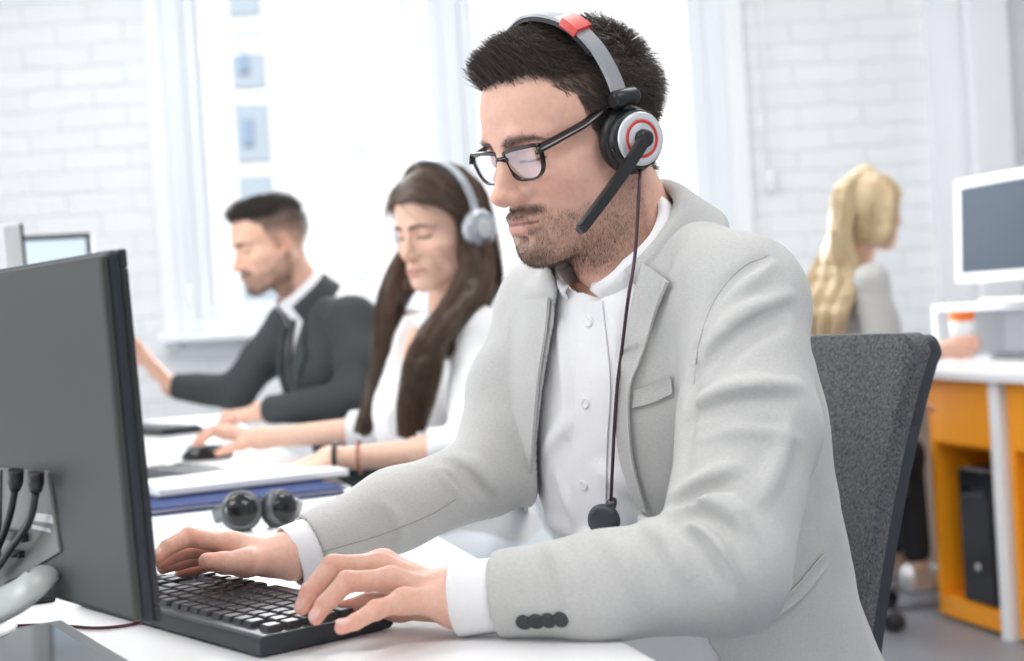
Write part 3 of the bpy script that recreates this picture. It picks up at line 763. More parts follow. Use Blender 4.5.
def warp_mouth(P, k):
    w = k.get('warp', 0.)
    if not w: return P
    P = P.copy(); g = w * np.exp(-((P[:, 2] + .062) / .026) ** 2) * np.exp(-(P[:, 0] / .045) ** 2) * np.clip((P[:, 1] - .05) / .03, 0, 1)
    P[:, 1] += .0038 * g; P[:, 2] -= .0034 * g; return P
def head_sdf(P, k):
    "P in head space: x right, y forward, z up, eyes at z = 0"
    P0 = P; P = warp_mouth(P, k)
    x, y, z = P[:, 0], P[:, 1], P[:, 2]
    Q = P.copy(); Q[:, 0] = np.abs(x)
    fem = k.get('fem', 0.)
    jw = 1 - .10 * fem
    d = ell(Q, (0, -.005, .034), (.0765, .097, .086))
    d = smin(d, ell(Q, (0, .040, .036), (.061, .056, .060)), .02)
    d = smin(d, ell(Q, (0, .036, -.03), (.060 * (1 - .03 * fem), .052, .060)), .02)
    d = smin(d, ell(Q, (.046, .056, -.029), (.020, .024, .016)), .02)
    d = smin(d, ell(Q, (.050, .026, -.042), (.0165, .034, .034)), .02)
    d = smin(d, chain(Q, [(.058 * jw, -.012, -.050), (.054 * jw, .010, -.078), (.026 * jw, .066, -.101)], [.016, .0155, .014]), .028)
    d = smin(d, ell(Q, (0, .078 - .004 * fem, -.1015), (.020 * jw, .019, .0175)), .022)
    d = smin(d, ell(Q, (0, .068, -.070), (.035, .029, .027)), .02)
    # under the jaw
    d = smin(d, rc(Q, (0, .02, -.075), (0, .06, -.092), .035 * jw, .022), .02)
    # sockets, brow
    d = smax(d, -ell(Q, (.033, .100, .001), (.019, .0165, .0115)), .013)
    d = smin(d, chain(Q, [(.006, .0895, .016), (.026, .0895, .0195), (.047, .071, .015)], [.0062, .0062 - .002 * fem, .0055 - .002 * fem]), .013)
    # nose
    ns = 1 - .10 * fem
    d = smin(d, chain(Q, [(0, .0830, .006), (0, .0880, -.018), (0, .0930, -.040)], [.0075 * ns, .0095 * ns, .0120 * ns]), .008)
    d = smin(d, chain(Q, [(0, .0905, .010), (0, .0975, -.012), (0, .1085 - .003 * fem, -.037 + .001 * fem)], [.0058 * ns, .0068 * ns, .0092 * ns]), .012)
    d = smin(d, ell(Q, (0, .1105 - .003 * fem, -.0415 + .002 * fem), (.0105 * ns, .0115, .0092)), .006)
    d = smin(d, ell(Q, (.0115 * ns, .0990, -.0450), (.0062, .0100, .0068)), .0065)
    d = smin(d, rc(Q, (0, .110, -.047), (0, .097, -.054), .0045, .0055), .005)
    d = smax(d, -ell(Q, (.0065, .1035, -.0525), (.0030, .0050, .0035)), .003)
    # closed-down lids
    lid = ell(Q, (.0315, .0725, -.0015), (.0150, .0142, .0132))
    d = smin(d, lid, .0035)
    d = smax(d, -(np.abs(ell(Q, (.0315, .0725, .000), (.0152, .0146, .0136))) - .0004 + 10 * np.maximum(0, np.abs(z - .0075) - .0008)), .0015)
    d = smin(d, rc(Q, (.0095, .0820, -.010), (.0165, .0825, -.036), .0055, .0075), .010)
    # mouth
    d = smin(d, chain(Q, [(0, .0995, -.0655), (.009, .0985, -.0655), (.024, .0885, -.0715)], [.0056, .0054, .0032]), .006)
    d = smin(d, chain(Q, [(0, .0975, -.0795), (.010, .0965, -.079), (.022, .0885, -.0745)], [.0064, .0060, .0034]), .006)
    d = smax(d, -chain(Q, [(0, .1075, -.0728), (.013, .1050, -.0731), (.026, .0930, -.0728 + k.get('smile', 0))], [.0018, .0017, .0014]), .0035)
    d = smax(d, -ell(Q, (0, .1040, -.0905), (.018, .0085, .0048)), .009)
    d = smax(d, -rc(Q, (0, .1045, -.054), (0, .1055, -.061), .0022, .0026), .004)
    # nasolabial softness
    d = smax(d, -chain(Q, [(.0255, .0935, -.058), (.034, .0855, -.074)], [.0018, .0015]), .010)
    if k.get('ears', True):
        Me = rz(rad(-22)) @ rx(rad(-12))
        e = ell(Q, (.0775, -.012, -.012), (.0055, .0175, .0315), Me)
        e = smax(e, -ell(Q, (.0835, -.010, -.012), (.0055, .0105, .021), Me), .004)
        e = smin(e, ell(Q, (.074, -.004, -.036), (.004, .007, .009)), .006)
        d = smin(d, e, .005)
    for (a, b, ra, rb) in k['neck']:
        d = smin(d, rc(P0, a, b, ra, rb), .03)
    return d

def hairline(Q):
    "lower edge of the scalp hair by direction (0 front, 180 back)"
    az = np.degrees(np.arctan2(np.abs(Q[:, 0]), Q[:, 1] + .005))
    return np.interp(az, [0, 20, 38, 50, 58, 64, 74, 80, 88, 100, 118, 135, 180], [.068, .069, .066, .052, .046, .012, -.020, -.030, -.004, .006, -.010, -.055, -.068]), az

def head_cols(L, k):
    L = warp_mouth(L, k); ax = np.abs(L[:, 0]); y = L[:, 1]; z = L[:, 2]; Q = L.copy(); Q[:, 0] = ax
    skin = np.array(k.get('skin', (.70, .43, .32))); c = np.tile(skin, (len(L), 1))
    def mixc(col, w): 
        nonlocal c
        w = np.clip(w, 0, 1)[:, None]; c = c * (1 - w) + np.array(col) * w
    g = lambda p, r: np.exp(-(((Q - np.array(p)) / np.array(r)) ** 2).sum(1))
    mixc(skin * [.98, .78, .74], .55 * g((0, .112, -.043), (.013, .016, .012)))
    mixc(skin * [1., .80, .76], .40 * g((.042, .07, -.035), (.02, .03, .016)))
    mixc(skin * [1., .70, .66], .45 * g((.075, -.01, -.012), (.012, .025, .035)) * (ax > .069))
    mixc(skin * [.82, .66, .62], .45 * g((.0315, .086, -.003), (.016, .02, .010)))  # eyelid skin darkened, a mild shade put into the colour
    # lips
    lipc = np.array(k.get('lips', (.52, .22, .20)))
    up = np.minimum(chain(Q, [(0, .1005, -.0690), (.008, .0995, -.0682), (.024, .0895, -.0724)], [.0046, .0046, .0018]), chain(Q, [(0, .0985, -.0785), (.010, .0975, -.0780), (.021, .0895, -.0745)], [.0060, .0056, .0022]))
    lipm = np.clip(.5 - up / .0022, 0, 1) * (y > .07)
    n1 = vnoise(L, 260, 1) * .5 + vnoise(L, 90, 2) * .5
    # beard
    if k.get('beard', 0):
        zl = np.interp(y, [-.02, .015, .035, .06, .075, .088], [-.012, -.030, -.052, -.062, -.058, -.0545])
        bm_ = np.clip((zl - z) / .014 + .35 * n1, 0, 1) * np.clip((z + .150 - .35 * np.clip(y - .02, -.1, .02)) / .02, 0, 1) * np.clip((y + .02) / .012, 0, 1)
        bare = np.clip(g((.0135, .100, -.0885), (.006, .02, .006)) * 1.0, 0, 1)           # beside the soul patch
        bm_ = bm_ * (1 - .8 * bare) * (1 - lipm)
        mo = np.clip(1.2 - np.abs(z + .0605) / .006, 0, 1) * np.clip((.034 - ax) / .012, 0, 1) * (y > .07); ch = g((0, .09, -.105), (.03, .04, .022))
        dens = np.clip(bm_ * (.50 + .35 * n1 * .5 + .45 * ch) + .85 * mo * (1 - lipm), 0, 1)
        k['_beard'] = np.clip(bm_ * .6 + .6 * ch * bm_ + 3. * mo * (1 - lipm), 0, 3.)
        mixc(np.array(k.get('beardc', (.20, .125, .09))), k['beard'] * dens); mixc((.10, .062, .042), .55 * mo * (1 - lipm) * k['beard'])
    mixc(lipc, .75 * lipm)
    mixc((.16, .05, .04), np.clip(1 - np.abs(chain(Q, [(0, .103, -.0730), (.013, .1005, -.0732), (.025, .090, -.0729)], [.001, .001, .001])) / .0012, 0, 1) * .8)  # parting of the lips, its shade painted into the vertex colour
    # lash line of the lowered lids
    lash = np.exp(-((z - (-.0085 + .10 * np.clip(np.abs(ax - .0315) - .003, 0, 1))) / (.0013 + .0009 * k.get('fem', 0))) ** 2) * (np.abs(ax - .0315) < .015) * (y > .07)
    mixc((.03, .02, .018), .95 * lash)
    # brows
    zb = np.interp(ax, [.008, .018, .032, .046, .053], [.0115, .0145, .0168, .0145, .0100]); hb = np.interp(ax, [.008, .016, .036, .054], [.0034, .0038, .0032, .0012]) * k.get('browh', 1.)
    br = np.clip(1.4 - np.abs(z - zb) / hb + .3 * n1, 0, 1) * np.clip((ax - .008) / .004, 0, 1) * (ax < .055) * (y > .05)
    k['_brow'] = br
    mixc(k['hairc'], .70 * br)
    # scalp
    hl, az = hairline(Q); sc = np.clip((z - hl) / .008 + .5 * n1, 0, 1)
    fade = np.clip((z - .0) / .045, .25, 1) if k.get('fade') else 1.
    k['_scalp'] = sc
    mixc(np.array(k['hairc']) * 1.0, sc * k.get('scalp_w', .9) * fade)
    return c

def build_head(O, R, s, k, neck_world, h=.0016):
    "returns V (world), Q, cols, local V"
    k['neck'] = [((0, -.018, -.05), tuple(((np.asarray(nb) - O) @ R) / s), ra, rb) for nb, ra, rb in neck_world]
    lo = [-.105, -.125, -.14]; hi = [.105, .14, .135]
    for a, b, ra, rb in k['neck']:
        for i in range(3): lo[i] = min(lo[i], b[i] - rb); hi[i] = max(hi[i], b[i] + rb)
    V, Q = polygonize(lambda P: head_sdf(P, k), lo, hi, h); V = relax(V, Q, 1, .35)
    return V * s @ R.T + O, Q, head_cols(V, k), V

def pick(V, Q, N, wt, n):
    "n jittered root points on the mesh, weighted by vertex weight"
    fw = wt[Q].mean(1); a = np.linalg.norm(np.cross(V[Q[:, 2]] - V[Q[:, 0]], V[Q[:, 3]] - V[Q[:, 1]]), axis=1); p = fw * a; p /= p.sum()
    f = rng.choice(len(Q), n, p=p); u, v = rng.random((2, n, 1))
    w = [(1 - u) * (1 - v), u * (1 - v), u * v, (1 - u) * v]
    X = sum(w[i] * V[Q[f, i]] for i in range(4)); M_ = sum(w[i] * N[Q[f, i]] for i in range(4))
    return X, M_ / (np.linalg.norm(M_, axis=1)[:, None] + 1e-9)

def grow(X, N, dirs, length, k=5, lift=.5, curl=.3, droop=None):
    "hair paths starting along a mix of the normal and the comb direction, bending into the comb direction"
    n = len(X); out = [X]; p = X.copy(); st = (np.broadcast_to(length, (n,)) / (k - 1))[:, None]
    for i in range(1, k):
        t = i / (k - 1); d = N * lift * (1 - t) ** 1.0 + dirs * (1 - lift * (1 - t)) + rng.normal(size=(n, 3)) * curl * .15
        if droop is not None: d = d + droop * t
        d /= np.linalg.norm(d, axis=1)[:, None] + 1e-9; p = p + d * st; out.append(p)
    return np.stack(out, 1)

def hand_sdf(P, H, s=1.):
    wr, el = H['wrist'], H.get('elbow'); mc = [f[0] for f in H['fingers']]
    lat = nrm(np.asarray(mc[0]) - np.asarray(mc[3]))          # toward the index side
    d = None
    for i, f in enumerate(H['fingers']):
        w = np.asarray(wr) + lat * (.0105 - .007 * i) * s
        e = rc(P, w, f[0], .0125 * s, .0106 * s); d = e if d is None else smin(d, e, .009)
    th = H['thumb']
    d = smin(d, rc(P, np.asarray(wr) * .75 + np.asarray(th[0]) * .25, th[1], .0165 * s, .0130 * s), .016)
    d = smin(d, rc(P, th[0], mc[0], .0125 * s, .0085 * s), .014)
    fm = None
    for i, f in enumerate(H['fingers']):
        sc = s * [1.0, 1.03, .97, .86][i]
        e = chain(P, f, [.0100 * sc, .0092 * sc, .0078 * sc, .0062 * sc], .002)
        e = smin(e, np.linalg.norm(P - np.asarray(f[1]), axis=1) - .0094 * sc, .003)
        fm = e if fm is None else smin(fm, e, .0016)
    d = smin(d, fm, .009)
    d = smin(d, chain(P, th[1:], [.0125 * s, .0108 * s, .0080 * s], .003), .008)
    for a in H.get('nails', []): d = smin(d, ell(P, a[0], a[2], a[1]), .0012)
    if el is not None:
        up = H.get('fr', (.0215, .036)); ax = lat * .0075 * s
        d = smin(d, np.minimum(rc(P, np.asarray(wr) + ax, el, up[0] * s, up[1] * s), rc(P, np.asarray(wr) - ax, el, up[0] * s, up[1] * s)), .02)
    return d

def nail(tip, dip, upv, s=1.):
    t = np.asarray(tip, float); ax = nrm(t - np.asarray(dip)); u = nrm(np.asarray(upv) - ax * (np.asarray(upv) @ ax)); b = np.cross(ax, u)
    return (t + u * .0052 * s - ax * .0005, np.stack([b, ax, u], 1), (.0052 * s, .0068 * s, .0016 * s))

def build_hand(H, skin, s=1., h=.0014, red=1.):
    pts = np.array([H['wrist']] + [p for f in H['fingers'] for p in f] + list(H['thumb']) + ([H['elbow']] if H.get('elbow') is not None else []), float)
    lo, hi = pts.min(0) - .035, pts.max(0) + .035
    V, Q = polygonize(lambda P: hand_sdf(P, H, s), lo, hi, h); V = relax(V, Q, 1, .4)
    c = np.tile(np.array(skin), (len(V), 1)); w = np.zeros(len(V))
    for f in H['fingers'] + [H['thumb'][1:]]:
        for i, p in enumerate(f): w = np.maximum(w, [.35, .55, .45, .85][min(i + (0 if len(f) == 4 else 1), 3)] * np.exp(-(np.linalg.norm(V - np.asarray(p), axis=1) / .013) ** 2))
    w = np.clip(w * red + .10 * vnoise(V, 70, 5), 0, 1)[:, None]; c = c * (1 - w) + np.array(skin) * [1.02, .72, .68] * w
    # knuckle creases
    cr = vnoise(V, 420, 3); c *= (1 + .05 * cr)[:, None]
    for a in H.get('nails', []):
        e = ell(V, a[0], a[2], a[1]); m_ = np.clip(.6 - e / .0012, 0, 1)[:, None]; c = c * (1 - m_) + np.array([.82, .58, .52]) * m_
    return V, Q, c

def join(parts):
    Vs, Qs, Cs = [], [], []; o = 0
    for V, Q, c in parts: Vs.append(V); Qs.append(Q + o); Cs.append(c); o += len(V)
    return np.concatenate(Vs), np.concatenate(Qs), np.concatenate(Cs)

def table(keys, vals):
    "smooth look-up through the given key values"
    keys = np.asarray(keys, float); vals = np.asarray(vals, float); o = np.argsort(keys); keys, vals = keys[o], vals[o]
    t = catmull(np.stack([keys, vals], 1), 200)
    return lambda x: np.interp(x, t[:, 0], t[:, 1])

def loft(P, u, A, B, Cc, p=2.3):
    "distance to a stack of super-ellipses; P columns lateral, front, up"
    a, b, c = A(u), B(u), Cc(u); x = np.abs(P[:, 0]) / a; y = np.abs(P[:, 1] - c) / b
    return ((x ** p + y ** p) ** (1 / p) - 1) * np.minimum(a, b)

def hit(f, u, v, d0=.8, d1=3.5):
    "surface point of field f seen at photo positions u, v (arrays)"
    u = np.atleast_1d(np.asarray(u, float)); v = np.atleast_1d(np.asarray(v, float))
    D = CF[None] + ((u - 512) / F_PX)[:, None] * CR[None] + ((330.5 - v) / F_PX)[:, None] * CU[None]
    t = np.full(len(u), d0); 
    for _ in range(90):
        s_ = f((CAM + t[:, None] * D).astype(np.float32)); t = np.minimum(t + np.maximum(s_, -.01) * .7, d1)
    return CAM + t[:, None] * D
def grad(f, P, e=.002):
    P = P.astype(np.float32); g = np.stack([f(P + np.eye(3, dtype=np.float32)[i] * e) - f(P - np.eye(3, dtype=np.float32)[i] * e) for i in range(3)], 1)
    return g / (np.linalg.norm(g, axis=1)[:, None] + 1e-9)

def resample(c, n):
    c = catmull(c, 60) if len(c) > 2 else np.linspace(c[0], c[-1], 60)
    s_ = np.concatenate([[0], np.cumsum(np.linalg.norm(np.diff(c, axis=0), axis=1))]); t = np.linspace(0, s_[-1], n)
    return np.stack([np.interp(t, s_, c[:, i]) for i in range(c.shape[1])], 1)

def patch(name, f, ca, cb, mt, parent, off=.002, th=.003, n=40, m_=9, lift=(0, 0), kind=None):
    "cloth strip lying on field f between two curves given as photo positions; lift raises its two edges"
    A, B_ = resample(np.array(ca, float), n), resample(np.array(cb, float), n); T = np.linspace(0, 1, m_)
    G = A[:, None] * (1 - T[None, :, None]) + B_[:, None] * T[None, :, None]
    P = hit(f, G[..., 0].ravel(), G[..., 1].ravel()); Nn = grad(f, P, .006)
    l = (off + th + lift[0] * np.clip(1 - 2.5 * T, 0, 1) ** 2 + lift[1] * np.clip(2.5 * T - 1.5, 0, 1) ** 2)
    F_ = P + Nn * np.tile(l, n)[:, None]; Bk = F_ - Nn * (th if off > 0 else th)
    V = np.concatenate([F_, Bk]); k = n * m_; fs = []
    for i in range(n - 1):
        for j in range(m_ - 1):
            a = i * m_ + j; fs.append((a, a + 1, a + 1 + m_, a + m_)); fs.append((k + a + m_, k + a + m_ + 1, k + a + 1, k + a))
    bd_ = list(range(m_)) + [i * m_ + m_ - 1 for i in range(1, n)] + [(n - 1) * m_ + j for j in range(m_ - 2, -1, -1)] + [i * m_ for i in range(n - 2, 0, -1)]
    for q in range(len(bd_)): a, b = bd_[q], bd_[(q + 1) % len(bd_)]; fs.append((a, k + a, k + b, b)[::-1])
    fs = np.array(fs)
    # face the outside
    nn = np.cross(V[fs[0, 2]] - V[fs[0, 0]], V[fs[0, 3]] - V[fs[0, 1]])
    if nn @ Nn[0] < 0: fs = fs[:, ::-1]
    o = np_obj(name, V, [fs], mt, parent, kind=kind)
    try:
        o.data.set_sharp_from_angle(angle=rad(50))
    except Exception: pass
    return o

def collar(name, c, axis, fwd, r, mt, parent, gap=.35, stand=.034, back=.042, point=.07, flare=.014, th=.0022, rfl=1., spread=1.0, n=60, open_=0.):
    "turned-down collar round a neck axis"
    ax = nrm(axis); f = nrm(np.asarray(fwd) - ax * (np.asarray(fwd) @ ax)); rt = np.cross(f, ax); c = np.asarray(c, float)
    rows = []
    for i in range(n):
        q = gap + (2 * math.pi - 2 * gap) * i / (n - 1); nf = (abs(q - math.pi) / (math.pi - gap)) ** 3.0
        dirv = f * math.cos(q) + rt * math.sin(q); dip = -.012 * nf
        lf = back + (point - back) * nf
        out = [(r, -stand * .55 + dip), (r * .985, stand * .45 + dip * .6), (r + .0015, stand * .5 + dip * .6), (r + .004 + flare * .25, stand * .42 + dip * .6), (r + .004 + flare * .6, stand * .3 - lf * .4 + dip), (r + .003 + flare * (1 + open_ * nf), stand * .5 - lf + dip)]
        # leaf points swing to the sides
        row = []
        for j, (rr, hh) in enumerate(out):
            qq = q + (-1 if q > math.pi else 1) * spread * .16 * nf * max(0, j - 3)
            dv = f * math.cos(qq) + rt * math.sin(qq); row.append(c + dv * rr + ax * hh)
        rows.append(resample(np.array(row), 14))
    V = np.array(rows).reshape(-1, 3); m_ = 14; fs = []
    for i in range(n - 1):
        for j in range(m_ - 1):
            a = i * m_ + j; fs.append((a, a + m_, a + m_ + 1, a + 1))
    o = np_obj(name, V, [np.array(fs)], mt, parent)
    sm = o.modifiers.new('solid', 'SOLIDIFY'); sm.thickness = th; sm.offset = 0
    return o

def guide_hair(guides, n, width, k=18, wave=.004, waven=2.5, seed=1):
    "strands following guide curves (each a list of points) with a soft lock radius; returns (n_total, k, 3)"
    out = []
    for gi, g in enumerate(guides):
        pts, w0, w1, cnt = g; c = catmull(np.array(pts), k); cnt = int(cnt * n)
        d = np.gradient(c, axis=0); d /= np.linalg.norm(d, axis=1)[:, None]; ref = np.array([.3, 1, .2]); a = np.cross(d, ref); a /= np.linalg.norm(a, axis=1)[:, None]; b = np.cross(d, a)
        th = rng.random(cnt) * 2 * math.pi; rr = np.sqrt(rng.random(cnt)); t = np.linspace(0, 1, k); w = (w0 + (w1 - w0) * np.sin(t * math.pi * .75)) if w1 >= w0 else np.interp(t, [0, 1], [w0, w1])
        ph = rng.normal(size=cnt) * .5 + gi; L = 1 - .18 * rng.random(cnt) ** 2
        wv = wave * np.sin(t[None] * waven * 2 * math.pi + ph[:, None]) * np.clip(t * 2.5, 0, 1)[None]
        wv2 = wave * np.cos(t[None] * waven * 2 * math.pi + ph[:, None]) * np.clip(t * 2.5, 0, 1)[None]
        P = c[None] + (rr * np.cos(th))[:, None, None] * (w[:, None] * a)[None] + (rr * np.sin(th))[:, None, None] * (w[:, None] * b)[None] + wv[..., None] * a[None] + wv2[..., None] * b[None] * .6
        P = P + rng.normal(size=(cnt, 1, 3)) * .0015
        out.append(P)
    return np.concatenate(out)
# ------------------------------------------------------------------ the man in the light grey blazer
SK1 = (.79, .475, .37)
Lsh, Rsh = W(742, 304, 1.35), W(546, 306, 1.63)
Lel, Rel = W(722, 568, 1.165), W(488, 474, 1.53)
Lwr, Rwr = W(458, 599, 1.215), W(292, 556, 1.43)
S1 = (Lsh + Rsh) / 2; th = rad(14.5); ez = np.array([0, 0, 1.])
F1 = nrm([-.79, -.61, 0])
TU = ez * math.cos(th) + F1 * math.sin(th); TFv = F1 * math.cos(th) - ez * math.sin(th); TR = np.cross(TFv, TU)
TF = np.stack([TR, TFv, TU], 1)
def T1(r, f, u): return S1 + TF @ np.array([r, f, u])
NB = W(640, 270, 1.48)
tA = table([-.64, -.55, -.45, -.34, -.24, -.14, -.05, .02, .06, .10], [.170, .170, .170, .166, .176, .186, .176, .130, .082, .06])
tB = table([-.64, -.55, -.45, -.34, -.24, -.14, -.05, .02, .06, .10], [.16, .15, .138, .130, .132, .132, .116, .090, .070, .06])
tC = table([-.64, -.55, -.45, -.34, -.24, -.14, -.05, .02, .06, .10], [-.02, -.02, -.01, .0, .005, .005, .0, .0, .01, .02])

man1 = thing('person', 'man in a light grey blazer and white shirt typing, wearing black glasses and a headset', 'person', [S1[0] + .15, S1[1] + .12, 0])
def torso1(P):
    q = (P - S1) @ TF; u = q[:, 2]
    d = loft(q, np.clip(u, -.64, .10), tA, tB, tC)
    return np.maximum(np.maximum(d, u - .07), -.62 - u)
def arms1(P, g=0.):
    L_ = chain(P, [T1(-.10, -.005, .022), Lsh, (Lsh * .5 + Lel * .5) + [.014, .0, -.005], Lel], [.056 - g, .062 - g, .060 - g, .054 - g], .02)
    L_ = smin(L_, chain(P, [Lel, Lel * .55 + Lwr * .45 + [0, 0, -.004], Lwr], [.053 - g, .043 - g, .0345 - g], .02), .012)
    R__ = chain(P, [T1(.10, -.005, .022), Rsh, (Rsh * .5 + Rel * .5) + [-.004, .0, .0], Rel], [.054 - g, .054 - g, .048 - g, .044 - g], .02)
    R__ = smin(R__, chain(P, [Rel, Rel * .5 + Rwr * .5 + [0, 0, .003], Rwr], [.044 - g, .039 - g, .0340 - g], .02), .012)
    return L_, R__
def upper1(P):
    a = chain(P, [T1(-.10, -.005, .022), Lsh, (Lsh * .5 + Lel * .5) + [.014, .0, -.005]], [.056, .062, .060], .02)
    b = chain(P, [T1(.10, -.005, .022), Rsh, (Rsh * .5 + Rel * .5) + [-.004, .0, .0]], [.054, .054, .048], .02)
    return smin(torso1(P), np.minimum(a, b), .028)
def base1(P):
    L_, R__ = arms1(P)
    return smin(torso1(P), np.minimum(L_, R__), .028)

# cloth folds, traced on the smooth form first
def trace(px, sink, f=base1):
    px = resample(np.array(px, float), 9); p = hit(f, px[:, 0], px[:, 1]); return p - grad(f, p) * sink
FOLDS = [ # (photo path, ridge radius, start-to-end), ridges
    ([(690, 372), (735, 322), (790, 294)], .013), ([(686, 408), (723, 393), (767, 387), (800, 385)], .012), ([(700, 345), (726, 304), (775, 262)], .009),
    ([(672, 495), (692, 487), (735, 466)], .012), ([(668, 511), (697, 500), (726, 508), (752, 530)], .014), ([(677, 518), (703, 533), (723, 557), (735, 584)], .012),
    ([(640, 520), (668, 540), (690, 580)], .010), ([(600, 535), (622, 556), (640, 596)], .007), ([(760, 500), (775, 470), (790, 420)], .010),
    ([(440, 470), (462, 487), (480, 504)], .009), ([(458, 455), (478, 470), (500, 492)], .010), ([(385, 505), (398, 520), (402, 540)], .006),
    ([(700, 440), (745, 430), (800, 440)], .008), ([(545, 545), (560, 565), (566, 600)], .006)]
VALL = [([(692, 383), (738, 334), (788, 308)], .006), ([(687, 418), (723, 404), (767, 398), (795, 397)], .006), ([(676, 527), (702, 544), (720, 567), (730, 590)], .005), ([(446, 474), (464, 489), (478, 504)], .005), ([(694, 350), (691, 385), (687, 440), (684, 474)], .009), ([(676, 504), (700, 493), (735, 480)], .006), ([(672, 522), (700, 514), (728, 532), (742, 560)], .007),
    ([(696, 392), (735, 350), (785, 324)], .007), ([(690, 420), (730, 405), (785, 402)], .005), ([(450, 462), (470, 480), (486, 496)], .005), ([(700, 330), (724, 286), (766, 256)], .004)]
_r = [(trace(p, .25 * r), r) for p, r in FOLDS]; _v = [(trace(p, -.25 * r), r) for p, r in VALL]
def folds(P, d):
    for c, r in _r:
        rs = np.interp(np.linspace(0, 1, len(c)), [0, .3, .7, 1], [.35 * r, r, r, .35 * r]); d = smin(d, chain(P, c, rs), .008)
    for c, r in _v:
        rs = np.interp(np.linspace(0, 1, len(c)), [0, .3, .7, 1], [.4 * r, r, r, .4 * r]); d = smax(d, -chain(P, c, rs), .007)
    return d
def jacket1(P):
    d = folds(P, base1(P))
    return d + .0022 * vnoise(P, 13, 4) + .0012 * vnoise(P, 34, 8)

def jfront(P):
    d = upper1(P)
    return d + .0022 * vnoise(P, 13, 4) + .0012 * vnoise(P, 34, 8)
# opening of the jacket: a wedge in front view, in torso coordinates
def tc(px):
    px = np.array(px, float); p = hit(torso1, px[:, 0], px[:, 1]); return (p - S1) @ TF
_inL = [(664, 196), (652, 226), (643, 263), (632, 310), (624, 360), (619, 410), (623, 460), (644, 520)]      # wearer's left edge
_inR = [(560, 262), (554, 290), (551, 325), (541, 385), (533, 480), (524, 552)]
oL = tc(_inL[2:]); oR = tc(_inR[1:])
open_poly = np.concatenate([[[-.055, .22]], [[-.060, .10]], oL[:, [0, 2]], [[oL[-1, 0] - .05, -.48], [oL[-1, 0] - .07, -.70]], [[oR[-1, 0] - .0, -.70], [oR[-1, 0] + .0, -.40]], oR[::-1][:, [0, 2]], [[.060, .10], [.055, .22]]])
nL, nR = nrm(Lwr - Lel), nrm(Rwr - Rel); cutL = Lwr - nL * .034; cutR = Rwr - nR * .022
def jshell(P):
    d = jacket1(P); L_, R__ = arms1(P)
    sh = smax(d, -(d + .0065), .002)
    q = (P - S1) @ TF
    op = poly2d(q[:, [0, 2]], open_poly); op = np.maximum(op, -(q[:, 1] - .01))
    op = np.where(np.minimum(L_, R__) < .004, np.maximum(op, .02), op) if False else op
    armz = np.minimum(L_, R__)
    sh = smax(sh, -np.maximum(op, .012 - armz * 1.0 - .02 * 0), .002)
    sh = np.maximum(sh, -(.60 + q[:, 2]))
    nearL = np.linalg.norm(P - Lwr, axis=1) < .16; sh = np.where(nearL, np.maximum(sh, (P - cutL) @ nL), sh)
    nearR = np.linalg.norm(P - Rwr, axis=1) < .16; sh = np.where(nearR, np.maximum(sh, (P - cutR) @ nR), sh)
    neck = np.linalg.norm(P - (NB + [0, 0, .03]), axis=1) - .072
    return smax(sh, -neck, .004)
M_jk = mat('light_grey_jersey', (.56, .565, .555), .85, attr='Col', var=.10, vscale=330, bump=.35, bscale=1100, sheen=.25, stretch=(1, 1, 3.2))
lo = np.minimum.reduce([Lsh, Rsh, Lel, Rel, Lwr, Rwr, T1(-.25, -.2, -.6), T1(.25, .2, -.6), T1(0, .2, .1)]) - .08
hi = np.maximum.reduce([Lsh, Rsh, Lel, Rel, Lwr, Rwr, T1(-.25, -.2, -.6), T1(.25, .2, -.6), T1(0, -.2, .1)]) + .08
V, Q = polygonize(jshell, lo, hi, .0030); V = relax(V, Q, 2, .5)
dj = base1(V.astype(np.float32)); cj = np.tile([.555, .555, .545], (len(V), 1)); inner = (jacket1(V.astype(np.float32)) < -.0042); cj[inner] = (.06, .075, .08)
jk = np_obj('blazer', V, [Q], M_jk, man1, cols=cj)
_jkm = M_jk
M_jk2 = mat('light_grey_jersey_trim', (.555, .555, .545), .85, var=.10, vscale=330, bump=.35, bscale=1100, sheen=.25, stretch=(1, 1, 3.2))
# lapels, welt pockets, cuff buttons
patch('lapel', jfront, [(644, 265), (632, 310), (624, 360), (619, 410), (623, 460), (640, 508)], [(674, 284), (660, 316), (644, 360), (633, 395), (636, 455), (650, 511)], M_jk2, jk, .0022, .0032, 50, 12, (.0, .0035))
patch('lapel', jfront, [(552, 298), (549, 330), (541, 385), (533, 480), (526, 545)], [(519, 300), (512, 345), (517, 400), (521, 470), (522, 545)], M_jk2, jk, .0022, .0032, 50, 12, (.0, .003))
def seam(px, f=jacket1):
    px = resample(np.array(px, float), 40); p = hit(f, px[:, 0], px[:, 1]); MB().tube(p, .0006, 6).build('seam', M_seam, jk)
M_seam = mat('grey_thread', (.36, .36, .35), .8)
seam([(694, 384), (700, 340), (716, 298), (742, 268), (768, 256)]); seam([(322, 552), (380, 535), (430, 515), (456, 499)])
patch('breast_pocket', jfront, [(635, 391), (655, 384), (673, 376)], [(634, 408), (655, 402), (674, 393)], M_jk2, jk, .001, .002, 16, 5, (.001, .0005))
patch('hip_pocket', jfront, [(754, 617), (790, 590), (822, 553)], [(757, 626), (796, 600), (826, 563)], M_jk2, jk, .001, .0022, 20, 5, (.001, .001))
M_btn = mat('dark_button', (.03, .033, .04), .35)
for i in range(4):
    p = hit(jacket1, [524 + i * 12.2], [622 - i * .9])[0]; n_ = grad(jacket1, p[None])[0]
    A = ear_cup_axis(n_); MB().lathe([(.0068, -.001), (.0068, .002), (.0055, .003), (.003, .0022), (.0004, .0022)], p, A, 20).build('cuff_button', M_btn, jk)
